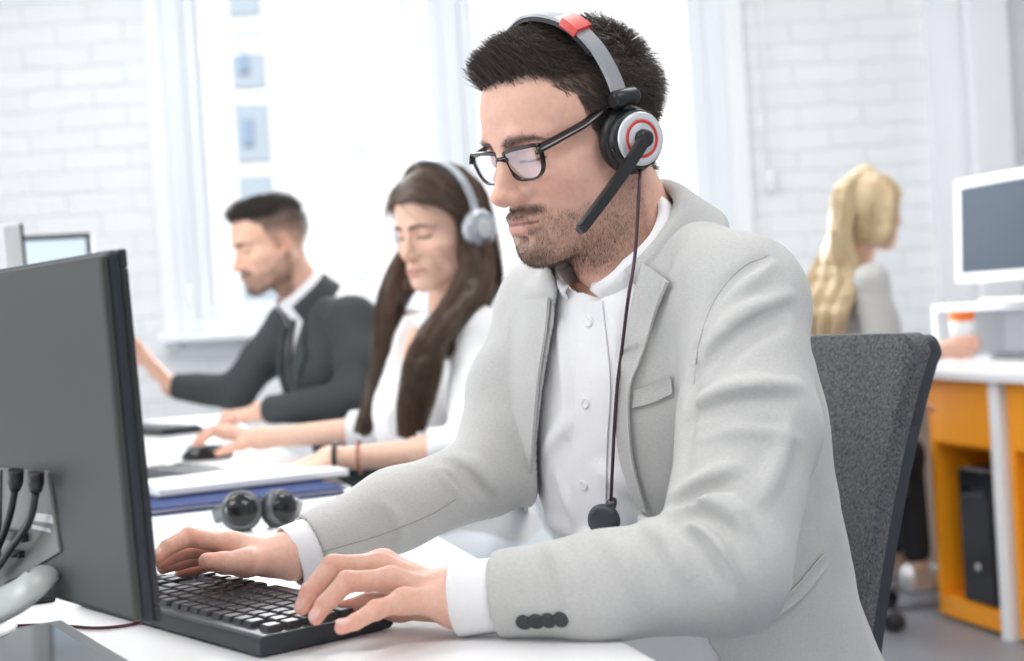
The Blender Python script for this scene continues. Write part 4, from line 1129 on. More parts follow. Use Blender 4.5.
collar('collar', W(622, 246, 1.465), ez * .75 + F1 * .66, F1, .073, M_jk2, jk, gap=.80, stand=.036, back=.055, point=.068, flare=.026, th=.004, spread=.2, open_=.5)

# shirt
M_sh = mat('white_cotton', (.86, .86, .88), .75, var=.015, vscale=200, bump=.12, bscale=600)
shR = [(trace(p, .4 * r, lambda P: base1(P) + .012), r) for p, r in [([(560, 480), (575, 510), (590, 540)], .008), ([(545, 450), (560, 430), (572, 420)], .006), ([(600, 470), (620, 480), (640, 500)], .007), ([(548, 520), (570, 530), (600, 548)], .007), ([(560, 330), (566, 380), (566, 430)], .004), ([(604, 300), (616, 320), (618, 350)], .005)]]
def shirt1(P):
    d = torso1(P) + .012
    for c, r in shR: d = smin(d, chain(P, c, np.interp(np.linspace(0, 1, len(c)), [0, .3, .7, 1], [.3 * r, r, r, .3 * r])), .014)
    return d + .0016 * vnoise(P, 18, 11) + .0008 * vnoise(P, 50, 12)
cut2L, cut2R = Lwr + nL * .001, Rwr + nR * .002
def shirt_full(P):
    d = shirt1(P)
    neck = np.linalg.norm(P - (NB + [0, 0, .035]) , axis=1) - .066
    cq = P - cring; ca = cq @ cax; d = smax(d, -np.maximum(np.linalg.norm(cq - ca[:, None] * cax, axis=1) - .0605, -.012 - ca), .003)
    d = smax(d, -ell((P - vc) @ TF, (0, 0, .020), (.026, .12, .044)), .004)
    return smax(d, -neck, .004)
cring = W(617, 252, 1.46); cax = nrm(ez * .72 + F1 * .69); vc = hit(torso1, [587], [277])[0]
V, Q = polygonize(shirt_full, lo, hi, .0027); V = relax(V, Q, 1, .4)
sh = np_obj('shirt', V, [Q], M_sh, man1)
def cuff(a, b, r0, r1, mt, parent, name='cuff', th=.0025):
    a, b = np.asarray(a), np.asarray(b); o = MB().tube([a, a * .5 + b * .5, b], [r0, (r0 + r1) / 2, r1], 40, cap=False).build(name, mt, parent)
    sm = o.modifiers.new('solid', 'SOLIDIFY'); sm.thickness = th; sm.offset = -1; bv = o.modifiers.new('bevel', 'BEVEL'); bv.width = .0008; bv.segments = 2; return o
cuff(Lwr - nL * .055, cut2L, .0305, .0322, M_sh, sh); cuff(Rwr - nR * .055, cut2R, .0302, .0318, M_sh, sh)
pl = patch('placket', shirt1, [(578, 301), (578, 380), (574, 450), (571, 545)], [(603, 301), (611, 380), (608, 450), (606, 545)], M_sh, sh, .0006, .0016, 40, 7)
M_pearl = mat('pearl_button', (.80, .79, .78), .25, coat=.3)
for u, v in ((591, 322), (587.5, 403), (585.5, 485)):
    p = hit(shirt1, [u], [v])[0]; n_ = grad(shirt1, p[None], .006)[0]
    MB().lathe([(.0056, .001), (.0056, .0036), (.0046, .0044), (.003, .0036), (.0004, .0036)], p, ear_cup_axis(n_), 20).build('button', M_pearl, sh)
collar('shirt_collar', W(617, 252, 1.46), ez * .72 + F1 * .69, F1, .0635, M_sh, sh, gap=.30, stand=.040, back=.046, point=.080, flare=.012, th=.002, spread=1.6, open_=.6)

# trousers, shoes
hipc = T1(0, -.02, -.50); M_tr = mat('light_grey_trousers', (.55, .545, .55), .8, var=.08, vscale=250, bump=.2, bscale=900)
def trousers1(P):
    d = ell((P - hipc) @ TF, (0, 0, -.02), (.19, .145, .15))
    for sg in (-1, 1):
        h_ = hipc + TR * sg * .10 + ez * -.02; kn = h_ + F1 * .43 + TR * sg * .06 + ez * (.0); an = kn + F1 * -.02 - ez * (kn[2] - .10)
        d = smin(d, chain(P, [h_, h_ * .5 + kn * .5, kn, an], [.098, .083, .066, .052], .03), .03)
    return d + .003 * vnoise(P, 12, 21)
V, Q = polygonize(trousers1, hipc - [.85, .75, .62], hipc + .3, .006); V = relax(V, Q, 2)
trs = np_obj('trousers', V, [Q], M_tr, man1)
patch('belt', trousers1, [(702, 606), (726, 634), (748, 668)], [(714, 606), (738, 634), (760, 668)], M_black, trs, .001, .003, 16, 4)
M_shoe = mat('brown_leather', (.12, .06, .03), .35)
for sg in (-1, 1):
    h_ = hipc + TR * sg * .10; kn = h_ + F1 * .43 + TR * sg * .06; an = np.array([kn[0], kn[1], 0]) - F1 * .02
    mb = MB(np.stack([np.array([F1[1], -F1[0], 0]), F1, ez], 1), an); mb.ball((0, .07, .035), (.048, .14, .045)).ball((0, -.03, .06), (.04, .06, .06))
    ob = mb.build('shoe', M_shoe, man1)
    for v_ in ob.data.vertices: v_.co.z = max(v_.co.z, .002)

# hands -------------------------------------------------------------
def Hd(pts): return [W(*p) for p in pts]
HL = dict(wrist=Lwr + [0, 0, .0], elbow=Lwr * .72 + Lel * .28, fr=(.0195, .022),
    fingers=[Hd([(383, 564, 1.265), (338, 566, 1.262), (318, 592, 1.245), (309, 611, 1.236)]),     # index
             Hd([(380, 566, 1.240), (333, 566, 1.225), (309, 592, 1.205), (302, 608, 1.196)]),     # middle
             Hd([(391, 580, 1.212), (347, 582, 1.190), (324, 605, 1.172), (316, 618, 1.164)]),     # ring
             Hd([(404, 601, 1.185), (376, 610, 1.160), (355, 622, 1.142), (341, 628, 1.128)])],    # little
    thumb=Hd([(425, 600, 1.235), (400, 606, 1.255), (368, 605, 1.262), (345, 609, 1.262)]))
def hand_up(H): 
    mc = [np.asarray(f[0]) for f in H['fingers']]; return nrm(np.cross(mc[3] - mc[0], np.mean(mc, 0) - H['wrist']))
upL = hand_up(HL); upL = upL * np.sign(upL[2])
HL['nails'] = [nail(f[3], f[2], nrm(upL + nrm(np.asarray(f[3]) - f[0]) * .9)) for f in HL['fingers']]
HR = dict(wrist=Rwr, elbow=Rwr * .72 + Rel * .28, fr=(.0195, .022),
    fingers=[Hd([(232, 545, 1.405), (189, 537, 1.385), (168, 547, 1.365), (158, 557, 1.355)]),
             Hd([(233, 549, 1.428), (196, 548, 1.420), (174, 555, 1.405), (162, 563, 1.398)]),
             Hd([(235, 553, 1.448), (202, 556, 1.445), (178, 563, 1.432), (163, 568, 1.425)]),
             Hd([(240, 557, 1.468), (214, 563, 1.470), (194, 569, 1.462), (180, 572, 1.455)])],
    thumb=Hd([(272, 561, 1.40), (246, 563, 1.375), (224, 563, 1.362), (207, 561, 1.353)]))
HR['nails'] = [nail(HR['thumb'][3], HR['thumb'][2], nrm(-CF * .8 + ez * .6))] + [nail(f[3], f[2], ez) for f in HR['fingers'][:1]]
b_hl = build_hand(HL, SK1); b_hr = build_hand(HR, SK1)

# head ---------------------------------------------------------------
HO1 = W(574, 139, 1.462); HR1 = Rhead(34, 13, 2.5); hs1 = .96
k1 = dict(skin=SK1, hairc=(.066, .050, .043), beard=.85, scalp_w=.85, lips=(.56, .26, .23), browh=1.15, warp=1.)
hd = build_head(HO1, HR1, hs1, k1, [(NB, .060, .066)])

def short_hair(hd, k, O, R, s, root, top=.023, side=.011, n=(8500, 9000), tops=(.035, .022), quiff=.012, colr=None, back=.018):
    V, Q, _, L = hd; N = vnormals(V, Q); NL = N @ R
    sc = k['_scalp']; ax = np.abs(L[:, 0]); 
    topw = np.clip((L[:, 2] - .066 + .10 * np.clip(ax - .035, 0, 1)) / .014, 0, 1)
    col = np.array(colr if colr is not None else k['hairc'])
    X, Nn = pick(V, Q, N, sc * topw, n[0]); Lx = ((X - O) @ R) / s
    fr = np.clip((Lx[:, 1] - .02) / .06, 0, 1)[:, None]
    dl = np.array([.15, 1, .10]) + fr * np.array([.1, -.65, 1.05]) - Lx * [4, 0, 0] * .3 + rng.normal(size=Lx.shape) * .16
    dl = dl / np.linalg.norm(dl, axis=1)[:, None]
    bk = np.clip((-Lx[:, 1] - .03) / .05, 0, 1)[:, None]; dl = dl * (1 - bk) + bk * (NL_of(Nn, R) * .45 + np.array([0, -.9, -.1]))
    ln = top * (.75 + .35 * rng.random(len(X))) * (1.08 + .17 * fr[:, 0]) * (1 - .3 * bk[:, 0])
    dr = (np.array([0, .25, 0.]) * fr * .9) @ R.T
    p1 = grow(X - Nn * .001, Nn, dl @ R.T, ln, 7, .50, .5, dr)
    X, Nn = pick(V, Q, N, sc * (1 - topw) * np.clip((L[:, 2] + .03) / .03, .4, 1), n[1]); Lx = ((X - O) @ R) / s
    bk = np.clip((-Lx[:, 1] - .02) / .04, 0, 1)[:, None]
    dl = np.array([0, -.5, -.75]) + bk * np.array([0, -.1, .35]) + rng.normal(size=Lx.shape) * .2
    ln = (side + (back - side) * bk[:, 0]) * (.7 + .5 * rng.random(len(X))) * np.clip((Lx[:, 2] + .03) / .06, .45, 1.25)
    p2 = grow(X - Nn * .0008, Nn, dl @ R.T, ln, 5, .55, .4)
    hcol = lambda m: np.clip(col * (.75 + .7 * rng.random((m, 1))), 0, 1)
    ho = strands('hair', p1, .00042, .00012, M_hairdark, root, hcol(len(p1)))
    strands('hair_sides', p2, .00034, .0001, M_hairdark, ho, hcol(len(p2)))
    return ho
def NL_of(N, R): return N @ R
def stubble(hd, k, R, root, n, length=.0038, name='beard', w='_beard', col=None, dirl=(0, .15, -1), lift=.5, r=.00016):
    V, Q, _, L = hd; N = vnormals(V, Q); X, Nn = pick(V, Q, N, k[w] ** 1.2, n)
    dl = np.array(dirl) + rng.normal(size=(n, 3)) * .35
    p = grow(X - Nn * .0003, Nn, dl @ R.T, length * (.6 + .8 * rng.random(n)), 3, lift, .3)
    c = np.array(col if col is not None else k.get('beardc', (.10, .06, .04)))
    return strands(name, p, r, r * .4, M_hairdark, root, np.clip(c * (.6 + .9 * rng.random((n, 1))), 0, 1))
short_hair(hd, k1, HO1, HR1, hs1, man1)
stubble(hd, k1, HR1, man1, 11000, .0034, r=.00013)
ob = stubble(hd, k1, HR1, man1, 550, .0045, 'eyebrow', '_brow', (.05, .033, .024), (.2, .0, .1), .25, .00016)

# glasses --------------------------------------------------------------
def HP(O, R, s): return lambda x, y, z: O + R @ (np.array([x, y, z]) * s)
hp = HP(HO1, HR1, hs1)
gl = thing('eyeglasses', 'black rimmed eyeglasses worn by the man in the light grey blazer', 'glasses', hp(0, .1, 0))
M_gl = mat('dark_tortoise', (.010, .007, .007), .22, coat=.15); M_lens = lens_mat('spectacle_lens')
GR = HR1 @ rx(rad(-9)); go = hp(0, .0960, -.009)
def lens_outline(sg, grow_=0.):
    pts = [(-.0255, .0125), (-.010, .0145), (.010, .0148), (.0262, .0138), (.0262, .005), (.0225, -.0075), (.013, -.0150), (-.002, -.0160), (-.016, -.0135), (-.0230, -.005)]
    c = resample(np.array(pts + pts[:1]), 49)[:-1]
    nrmv = np.roll(c, -1, 0) - np.roll(c, 1, 0); nrmv = np.stack([-nrmv[:, 1], nrmv[:, 0]], 1); nrmv /= np.linalg.norm(nrmv, axis=1)[:, None]
    c = c + nrmv * grow_
    return np.stack([sg * (c[:, 0] + .0335), c[:, 1]], 1)
def wrap(x): return -.006 * (np.abs(x) / .06) ** 2
for sg in (1, -1):
    a = lens_outline(sg); b = lens_outline(sg, .0030); b = b + [0, .0006]; n = len(a); Vs = []
    for c_, dy in ((b, -.0018), (b, .0018), (a, .0018), (a, -.0018)):
        for x, z in c_: Vs.append(go + GR @ (np.array([x, wrap(x) + dy, z]) * hs1))
    fs = [(k * n + i, k * n + (i + 1) % n, ((k + 1) % 4) * n + (i + 1) % n, ((k + 1) % 4) * n + i) for k in range(4) for i in range(n)]
    o = np_obj('rim', np.array(Vs), [np.array(fs)], M_gl, gl); 
    bm2 = bmesh.new(); bm2.from_mesh(o.data); bmesh.ops.recalc_face_normals(bm2, faces=bm2.faces[:]); bm2.to_mesh(o.data); bm2.free(); o.data.set_sharp_from_angle(angle=rad(40))
    Vl = []; rr = np.linspace(1, 0, 6)[:-1]; cen = a.mean(0)
    for t in rr:
        for x, z in (a - cen) * t + cen: Vl.append(go + GR @ (np.array([x, wrap(x) + .0008, z]) * hs1))
    Vl.append(go + GR @ (np.array([cen[0], wrap(cen[0]) + .0008, cen[1]]) * hs1)); q4 = [(k * n + i, k * n + (i + 1) % n, (k + 1) * n + (i + 1) % n, (k + 1) * n + i) for k in range(4) for i in range(n)]
    t3 = [(4 * n + i, 4 * n + (i + 1) % n, 5 * n) for i in range(n)]
    np_obj('lens', np.array(Vl), [np.array(q4), np.array(t3)], M_lens, gl)
    hinge = go + GR @ (np.array([sg * .0635, -.009, .0125]) * hs1)
    ear_ = hp(sg * .0775, -.002, .027); end = hp(sg * .074, -.030, -.012)
    tp_ = catmull([go + GR @ (np.array([sg * .060, -.004, .0125]) * hs1), hinge, hinge * .5 + ear_ * .5 + HR1 @ np.array([sg * .003, 0, 0]), ear_, end], 24)
    MB().tube(tp_, np.interp(np.linspace(0, 1, 24), [0, .12, .7, 1], [.0036, .0034, .0027, .0022]), 10, flat=(.55, 1.7)).build('temple', M_gl, gl)
MB().tube(catmull([go + GR @ (np.array(p) * hs1) for p in ((-.0098, .0, .006), (-.005, .002, .0085), (0, .0028, .0090), (.005, .002, .0085), (.0098, .0, .006))], 12), .0026, 10, flat=(.8, 1.1)).build('bridge', M_gl, gl)

def inner_body(P):
    d = torso1(P) + .03; L_, R__ = arms1(P, .03); return smin(d, np.minimum(L_, R__), .03)
bV, bQ = polygonize(inner_body, lo, hi, .011)
V, Q, c = join([hd[:3], b_hl, b_hr, (bV, bQ, np.tile(SK1, (len(bV), 1)))])
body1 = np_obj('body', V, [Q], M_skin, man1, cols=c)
# headset ----------------------------------------------------------------
M_hs = mat('headset_black', (.009, .010, .012), .38); M_hsband = mat('headset_band', (.42, .43, .45), .28, metal=.5); M_red = mat('red_plastic', (.70, .045, .035), .35)
M_sil = mat('brushed_silver_plastic', (.70, .71, .74), .3, metal=.35); M_cab = mat('plum_cable', (.055, .018, .035), .45)
hset = thing('headset', 'headset with red clips and boom microphone worn by the man in light grey', 'headset', hp(0, 0, .12))
def hsd(x, y, z): return hp(x, y, z)
bandp = [hsd(x, y, z) for x, y, z in ((-.0905, .000, .032), (-.0900, .003, .055), (-.080, .008, .088), (-.058, .014, .116), (-.03, .018, .1305), (0, .020, .136), (.03, .018, .1305), (.058, .014, .116), (.080, .008, .088), (.0900, .003, .055), (.0905, 0, .032))]
def ribbon(name, pts, wd, th_, wdir, mt, parent, n=60, rnd=.5):
    c = catmull(pts, n) if len(pts) > 2 else np.linspace(pts[0], pts[1], n); d = np.gradient(c, axis=0); d /= np.linalg.norm(d, axis=1)[:, None]; w = np.asarray(wdir) - d * (d @ np.asarray(wdir))[:, None]; w /= np.linalg.norm(w, axis=1)[:, None]; o_ = np.cross(d, w)
    wv = np.broadcast_to(wd, (n,)); sec = [(-.5, -.25), (-.42, .5), (.42, .5), (.5, -.25), (.42, -.5), (-.42, -.5)]
    V = np.stack([c + w * (a * wv)[:, None] + o_ * b * th_ for a, b in sec], 1).reshape(-1, 3); m_ = len(sec); fs = [(i * m_ + j, i * m_ + (j + 1) % m_, (i + 1) * m_ + (j + 1) % m_, (i + 1) * m_ + j) for i in range(n - 1) for j in range(m_)]
    caps = np.array([list(range(m_))[::-1], [(n - 1) * m_ + j for j in range(m_)]])
    ob_ = np_obj(name, V, [np.array(fs), caps], mt, parent); bm2 = bmesh.new(); bm2.from_mesh(ob_.data); bmesh.ops.recalc_face_normals(bm2, faces=bm2.faces[:]); bm2.to_mesh(ob_.data); bm2.free(); ob_.data.set_sharp_from_angle(angle=rad(40)); return ob_
fwdv = HR1 @ np.array([0, 1., 0])
cb_ = catmull(bandp, 81)
ribbon('headband', [cb_[i] for i in range(0, 81, 4)], .019, .0035, fwdv, M_hsband, hset, 80)
inn = [(p - hp(0, 0, .02)) * .965 + hp(0, 0, .02) for p in cb_[16:65:4]]
ribbon('headband_pad', inn, .023, .005, fwdv, M_hs, hset, 60)
for i0, i1 in ((21, 26), (55, 60)): ribbon('clip', [hp(0, 0, .02) + (cb_[i] - hp(0, 0, .02)) * 1.008 for i in range(i0, i1 + 1)], .0245, .0105, fwdv, M_red, hset, 12)
for sg in (-1, 1):
    axo = HR1 @ nrm([sg, .10, -.02]); A = ear_cup_axis(axo); cc_ = hsd(sg * .0875, -.004, -.010)
    j = cc_ + HR1 @ np.array([sg * .006, .002, .043]) * hs1
    MB().tube([j + fwdv * .0165, j + fwdv * .012, j - fwdv * .012, j - fwdv * .0165], [.006, .0092, .0092, .006], 18).build('slider', M_hs, hset)
    MB().tube([j, cc_ + HR1 @ np.array([sg * .006, 0, .024])], .0055, 12).build('yoke', M_hs, hset)
    MB().lathe([(.012, -.012), (.027, -.012), (.0325, -.008), (.034, -.001), (.031, .005), (.024, .0065)], cc_, A, 48).build('ear_pad', M_hs, hset)
    sh_ = MB().lathe([(.030, .002), (.0305, .008), (.029, .0135), (.0265, .016), (.0255, .0155), (.0005, .0155)], cc_, A, 48).build('ear_cup', M_hs, hset)
    MB().lathe([(.0262, .0135), (.0262, .0178), (.0250, .0190), (.0190, .0196), (.0185, .0192), (.0160, .0192), (.0155, .0197), (.0005, .0200)], cc_, A, 48).build('silver_disc', M_sil, sh_)
    MB().lathe([(.0186, .0185), (.0186, .0200), (.0178, .0204), (.0166, .0204), (.0158, .0200), (.0158, .0185)], cc_, A, 48, cap=False).build('red_ring', M_red, sh_)
    if sg == -1:
        hubp = cc_ + axo * .0235
        MB().lathe([(.0085, -.006), (.0095, -.001), (.0085, .0035), (.005, .005), (.0005, .0055)], hubp, A, 24).build('boom_hub', M_hs, hset)
        e1 = W(581, 229, 1.315); q = catmull([hubp + axo * .001, hubp * .75 + e1 * .25 + axo * .004, hubp * .4 + e1 * .6 + axo * .004, e1], 20)
        bo = ribbon('boom_arm', list(q[::3]) + [q[-1]], np.interp(np.linspace(0, 1, 40), [0, .1, 1], [.013, .0125, .0105]), .008, HR1 @ np.array([0, .6, .8]), M_hs, hset, 40)
        MB().tube([e1 - nrm(e1 - q[-3]) * .002, e1 + nrm(e1 - q[-3]) * .003], [.0052, .0042], 12).build('microphone', M_black, bo)
        sc_ = cc_ + A @ np.array([0, 0, 0]) + fwdv * .0265 + axo * .004 - HR1 @ np.array([0, 0, .004]); MB().lathe([(.0035, -.001), (.0035, .003), (.0005, .004)], sc_, A, 16).build('screw', M_silver, hset)
        c0 = cc_ + HR1 @ np.array([0, -.004, -.031])
        pth = [c0, W(639, 190, 1.35), W(635, 255, 1.335), W(628, 300, 1.32)]
        for u, v in ((621, 350), (617, 380), (614, 420), (612, 460), (610, 504)):
            p = hit(jfront, [u], [v])[0]; pth.append(p - CF * .010)
        MB().tube(catmull(pth, 70), .0017, 8).build('cable', M_cab, hset)
        p = hit(jfront, [610], [515])[0]; n_ = nrm(grad(jfront, p[None], .008)[0] * .6 - CF * .4); cc2 = p + n_ * .016 - CF * .006
        A2 = ear_cup_axis(n_); MB().lathe([(.010, -.0055), (.0155, -.005), (.0168, 0), (.0155, .004), (.011, .0055), (.0005, .006)], cc2, A2, 36).build('inline_control', M_dark, hset)
        dn_ = nrm(pth[-1] - cc2); MB().tube([cc2 + dn_ * .012, cc2 + dn_ * .021, cc2 + dn_ * .025], [.0075, .006, .003], 14, flat=(1, .7)).build('strain_relief', M_dark, hset)
        MB().tube(catmull([cc2 - dn_ * .014, cc2 - dn_ * .04 + n_ * -.004, cc2 - dn_ * .10 + n_ * -.02], 12), .0017, 8).build('cable', M_cab, hset)
# ------------------------------------------------------------------ shared builders for the people further back
def torso_frame(Ls, Rs, face, lean):
    S = (Ls + Rs) / 2; f = nrm(face); t = rad(lean)
    U = ez * math.cos(t) + f * math.sin(t); Fv = f * math.cos(t) - ez * math.sin(t); return S, np.stack([np.cross(Fv, U), Fv, U], 1)
def torso_field(S, T, wid, dep, bust=0.):
    ks = [-.60, -.50, -.40, -.30, -.20, -.12, -.05, .0, .03, .06]
    a = table(ks, np.array([.98, 1.0, .92, .86, .92, .96, .93, .72, .45, .30]) * wid); b = table(ks, np.array([1.15, 1.1, .98, .92, 1.0, 1.0, .88, .72, .55, .42]) * dep)
    c = table(ks, [-.02, -.015, -.005, 0, .008 + bust, .01 + bust, .0, -.005, .0, .005])
    def f(P):
        q = (P - S) @ T; u = q[:, 2]; d = loft(q, np.clip(u, -.6, .06), a, b, c); return np.maximum(np.maximum(d, u - .045), -.58 - u)
    return f
def poly_obj(name, f, pts, pad, h, mt, root, relax_it=1, cols=None):
    pts = np.array(pts); V, Q = polygonize(f, pts.min(0) - pad, pts.max(0) + pad, h); V = relax(V, Q, relax_it, .5)
    return np_obj(name, V, [Q], mt, root, cols=None if cols is None else cols(V)), V, Q
def hair_cap(O, R, s, k, line, off, h=.0028, top=0.):
    def f(P):
        d = head_sdf(P, k) - off; az = np.degrees(np.arctan2(np.abs(P[:, 0]), P[:, 1] + .005))
        hl = np.interp(az, line[0], line[1]); return smax(d, (hl - P[:, 2]) * .75, .010)
    V, Q = polygonize(f, (-.11, -.135, -.10), (.11, .13, .15), h); V = relax(V, Q, 2); return V * s @ R.T + O, Q
def lowfinger(mc, tipdir, ln, curl, upv):
    mc = np.asarray(mc); a = mc + nrm(tipdir) * ln * .45 + upv * ln * .10; b = a + nrm(nrm(tipdir) - upv * curl) * ln * .32; c = b + nrm(nrm(tipdir) - upv * curl * 2.2) * ln * .25; return [mc, a, b, c]
def simple_hand(wr, el, fd, lat, upv, s=1., curl=.5, thumb_out=.6, fr=(.021, .032), spread=.15, palm=.088):
    "fd: way the fingers point; lat: way toward the thumb side"
    wr = np.asarray(wr); fd = nrm(fd); lat = nrm(lat); upv = nrm(upv)
    fs = []
    for i in range(4):
        o = (1.5 - i); mc = wr + fd * (palm - .004 * abs(i - 1)) * s + lat * o * .0195 * s; fs.append(lowfinger(mc, fd + lat * o * spread * .6, [.083, .09, .085, .068][i] * s, curl, upv))
    t0 = wr + fd * .025 * s + lat * .022 * s - upv * .006; t1 = t0 + nrm(fd * .8 + lat * thumb_out - upv * .2) * .035 * s; t2 = t1 + nrm(fd * 1. + lat * thumb_out * .5 - upv * .25) * .032 * s; t3 = t2 + nrm(fd + lat * thumb_out * .1 - upv * .3) * .025 * s
    return dict(wrist=wr, elbow=el, fr=fr, fingers=fs, thumb=[t0, t1, t2, t3])

# ------------------------------------------------------------------ the woman in the white blouse
SK2 = (.80, .52, .40)
L2, R2 = W(474, 332, 2.63), W(402, 336, 2.86)
e2L, e2R = W(470, 450, 2.52), W(388, 428, 2.93)
w2L, w2R = W(332, 459, 2.52), W(262, 438, 2.99)
S2, T2 = torso_frame(L2, R2, [-.82, -.57, 0], 8)
f2 = torso_field(S2, T2, .165, .112, .012)
woman = thing('person', 'woman with long brown hair in a white blouse, wearing headphones and holding a mouse', 'person', [S2[0] + .05, S2[1] + .05, 0])
M_bl = mat('white_blouse', (.85, .85, .86), .8, bump=.1, bscale=300)
def arms2(P, g=0.):
    a = chain(P, [S2 + T2 @ np.array([-.09, 0, .012]), L2, L2 * .5 + e2L * .5 + [.008, 0, 0], e2L, e2L * .62 + w2L * .38], [.040 - g, .048 - g, .046 - g, .044 - g, .044 - g], .015)
    b = chain(P, [S2 + T2 @ np.array([.09, 0, .012]), R2, R2 * .5 + e2R * .5, e2R, e2R * .75 + w2R * .25], [.040 - g, .046 - g, .043 - g, .042 - g, .043 - g], .015)
    return np.minimum(a, b)
nb2 = W(452, 308, 2.77)
def blouse(P):
    d = smin(f2(P), arms2(P), .025) + .0045 * vnoise(P, 16, 31) + .002 * vnoise(P, 40, 32)
    d = np.maximum(d, np.where(np.linalg.norm(P - w2L, axis=1) < .19, (P - (e2L * .70 + w2L * .30)) @ nrm(w2L - e2L), -1)); d = np.maximum(d, np.where(np.linalg.norm(P - w2R, axis=1) < .2, (P - (e2R * .8 + w2R * .2)) @ nrm(w2R - e2R), -1))
    v = ell((P - S2) @ T2, (0, .12, .02), (.045, .09, .085)); return smax(smax(d, -v, .006), -(np.linalg.norm(P - (nb2 + [0, 0, .035]), axis=1) - .062), .006)
bp2 = [L2, R2, e2L, e2R, w2L, w2R, S2 + T2 @ np.array([-.2, -.18, -.58]), S2 + T2 @ np.array([.2, .18, -.58])]
poly_obj('blouse', blouse, bp2, .07, .0045, M_bl, woman)
O2, Rh2, s2 = W(441, 228, 2.72), Rhead(47, 9, 1), .93
k2_ = dict(skin=SK2, hairc=(.055, .032, .022), fem=1., ears=False, lips=(.62, .24, .22), browh=.75)
hd2 = build_head(O2, Rh2, s2, k2_, [(nb2, .045, .05)], .0022)
H2L = simple_hand(w2L, e2L, W(275, 479, 2.52) - w2L, T2[:, 0] * 1. + [0, 0, .05], [0, 0, 1.], .92, .22, .5)
H2R = simple_hand(w2R, e2R, W(200, 448, 3.02) - w2R + [0, 0, .012], -T2[:, 0] + [0, 0, .2], [0, 0, 1.], .92, .55, .5)
for H in (H2R,): H['fingers'] = [[p + [0, 0, .016] for p in f] for f in H['fingers']]
H2L['fingers'] = [[np.array([p[0], p[1], max(p[2], ZD + .010)]) for p in f] for f in H2L['fingers']]; H2L['thumb'] = [np.array([p[0], p[1], max(p[2], ZD + .012)]) for p in H2L['thumb']]
inn2 = polygonize(lambda P: smin(f2(P) + .02, arms2(P, .012), .02), np.min(bp2, 0) - .06, np.max(bp2, 0) + .06, .012)
V, Q, c = join([hd2[:3], build_hand(H2L, SK2, .92, .002), build_hand(H2R, SK2, .92, .002), (*inn2, np.tile(SK2, (len(inn2[0]), 1)))])
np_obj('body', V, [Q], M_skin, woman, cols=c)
stubble(hd2, k2_, Rh2, woman, 500, .005, 'eyebrow', '_brow', (.06, .035, .025), (.2, 0, .1), .2, .0002)
# skirt / trousers and shoes under the desk
M_dk = mat('dark_trousers', (.03, .032, .04), .8)
def legs(name, S, T, mt, root, fwd=.42, out=.05, seat=.50, shoe=None):
    hc = S + T @ np.array([0, -.02, -.48]); f = nrm([T[0, 1], T[1, 1], 0]); r_ = nrm([T[0, 0], T[1, 0], 0]); pts = [hc + .2, hc - .2]; kn_ = []
    for sg in (-1, 1):
        h_ = hc + r_ * sg * .085; h_[2] = max(h_[2], .54); kn = h_ + f * fwd + r_ * sg * out; kn[2] = .54; an = np.array([kn[0], kn[1], .09]); kn_.append((h_, kn, an)); pts += [kn + .1, an - .08]
    def g(P):
        d = ell((P - hc) @ T, (0, 0, 0), (.165, .125, .13))
        for h_, kn, an in kn_: d = smin(d, chain(P, [h_, kn, an], [.082, .058, .043], .03), .03)
        return d
    poly_obj(name, g, pts, .06, .009, mt, root, 2)
    for h_, kn, an in kn_:
        o = MB(np.stack([r_, f, ez], 1), [an[0], an[1], 0]); o.ball((0, .06, .034), (.042, .125, .042)).ball((0, -.03, .055), (.035, .045, .05)); ob_ = o.build('shoe', shoe or M_shoe, root)
        for v_ in ob_.data.vertices: v_.co.z = max(v_.co.z, .002)
legs('trousers', S2, T2, mat('pale_trousers', (.72, .76, .82), .8), woman)
# hair: cap and falling locks
line2 = ([0, 14, 40, 55, 68, 80, 90, 180], [.064, .066, .052, .034, .006, -.045, -.085, -.095])
k2c = dict(k2_); capV, capQ = hair_cap(O2, Rh2, s2, k2c, line2, .012)
hp2 = HP(O2, Rh2, s2)
gd2 = [([hp2(.015, .01, .128), hp2(-.055, .02, .095), hp2(-.082, .005, .02), W(470, 262, 2.65), W(452, 300, 2.60), W(424, 345, 2.555), W(411, 392, 2.55), W(404, 436, 2.56)], .011, .020, 1.4),
       ([hp2(.01, -.03, .125), hp2(-.06, -.03, .09), hp2(-.085, -.025, .01), W(482, 262, 2.66), W(472, 296, 2.61), W(444, 335, 2.56), W(428, 380, 2.555), W(412, 428, 2.57)], .011, .021, 1.4),
       ([hp2(0, -.06, .11), hp2(-.045, -.085, .05), W(489, 262, 2.74), W(488, 290, 2.74), W(470, 320, 2.66), W(446, 352, 2.58)], .011, .022, 1.2),
       ([hp2(.02, .02, .125), hp2(.065, .015, .08), hp2(.083, .0, .0), W(398, 268, 2.76), W(388, 305, 2.77), W(383, 345, 2.76), W(372, 395, 2.77), W(364, 434, 2.78)], .010, .020, 1.2),
       ([hp2(.02, -.05, .115), hp2(.06, -.06, .05), W(410, 282, 2.86), W(396, 315, 2.80), W(392, 355, 2.77), W(384, 400, 2.77)], .010, .020, 1.),
       ([hp2(0, -.08, .10), hp2(0, -.108, .03), W(476, 270, 2.85), W(470, 310, 2.86), W(462, 345, 2.82)], .014, .028, 1.)]
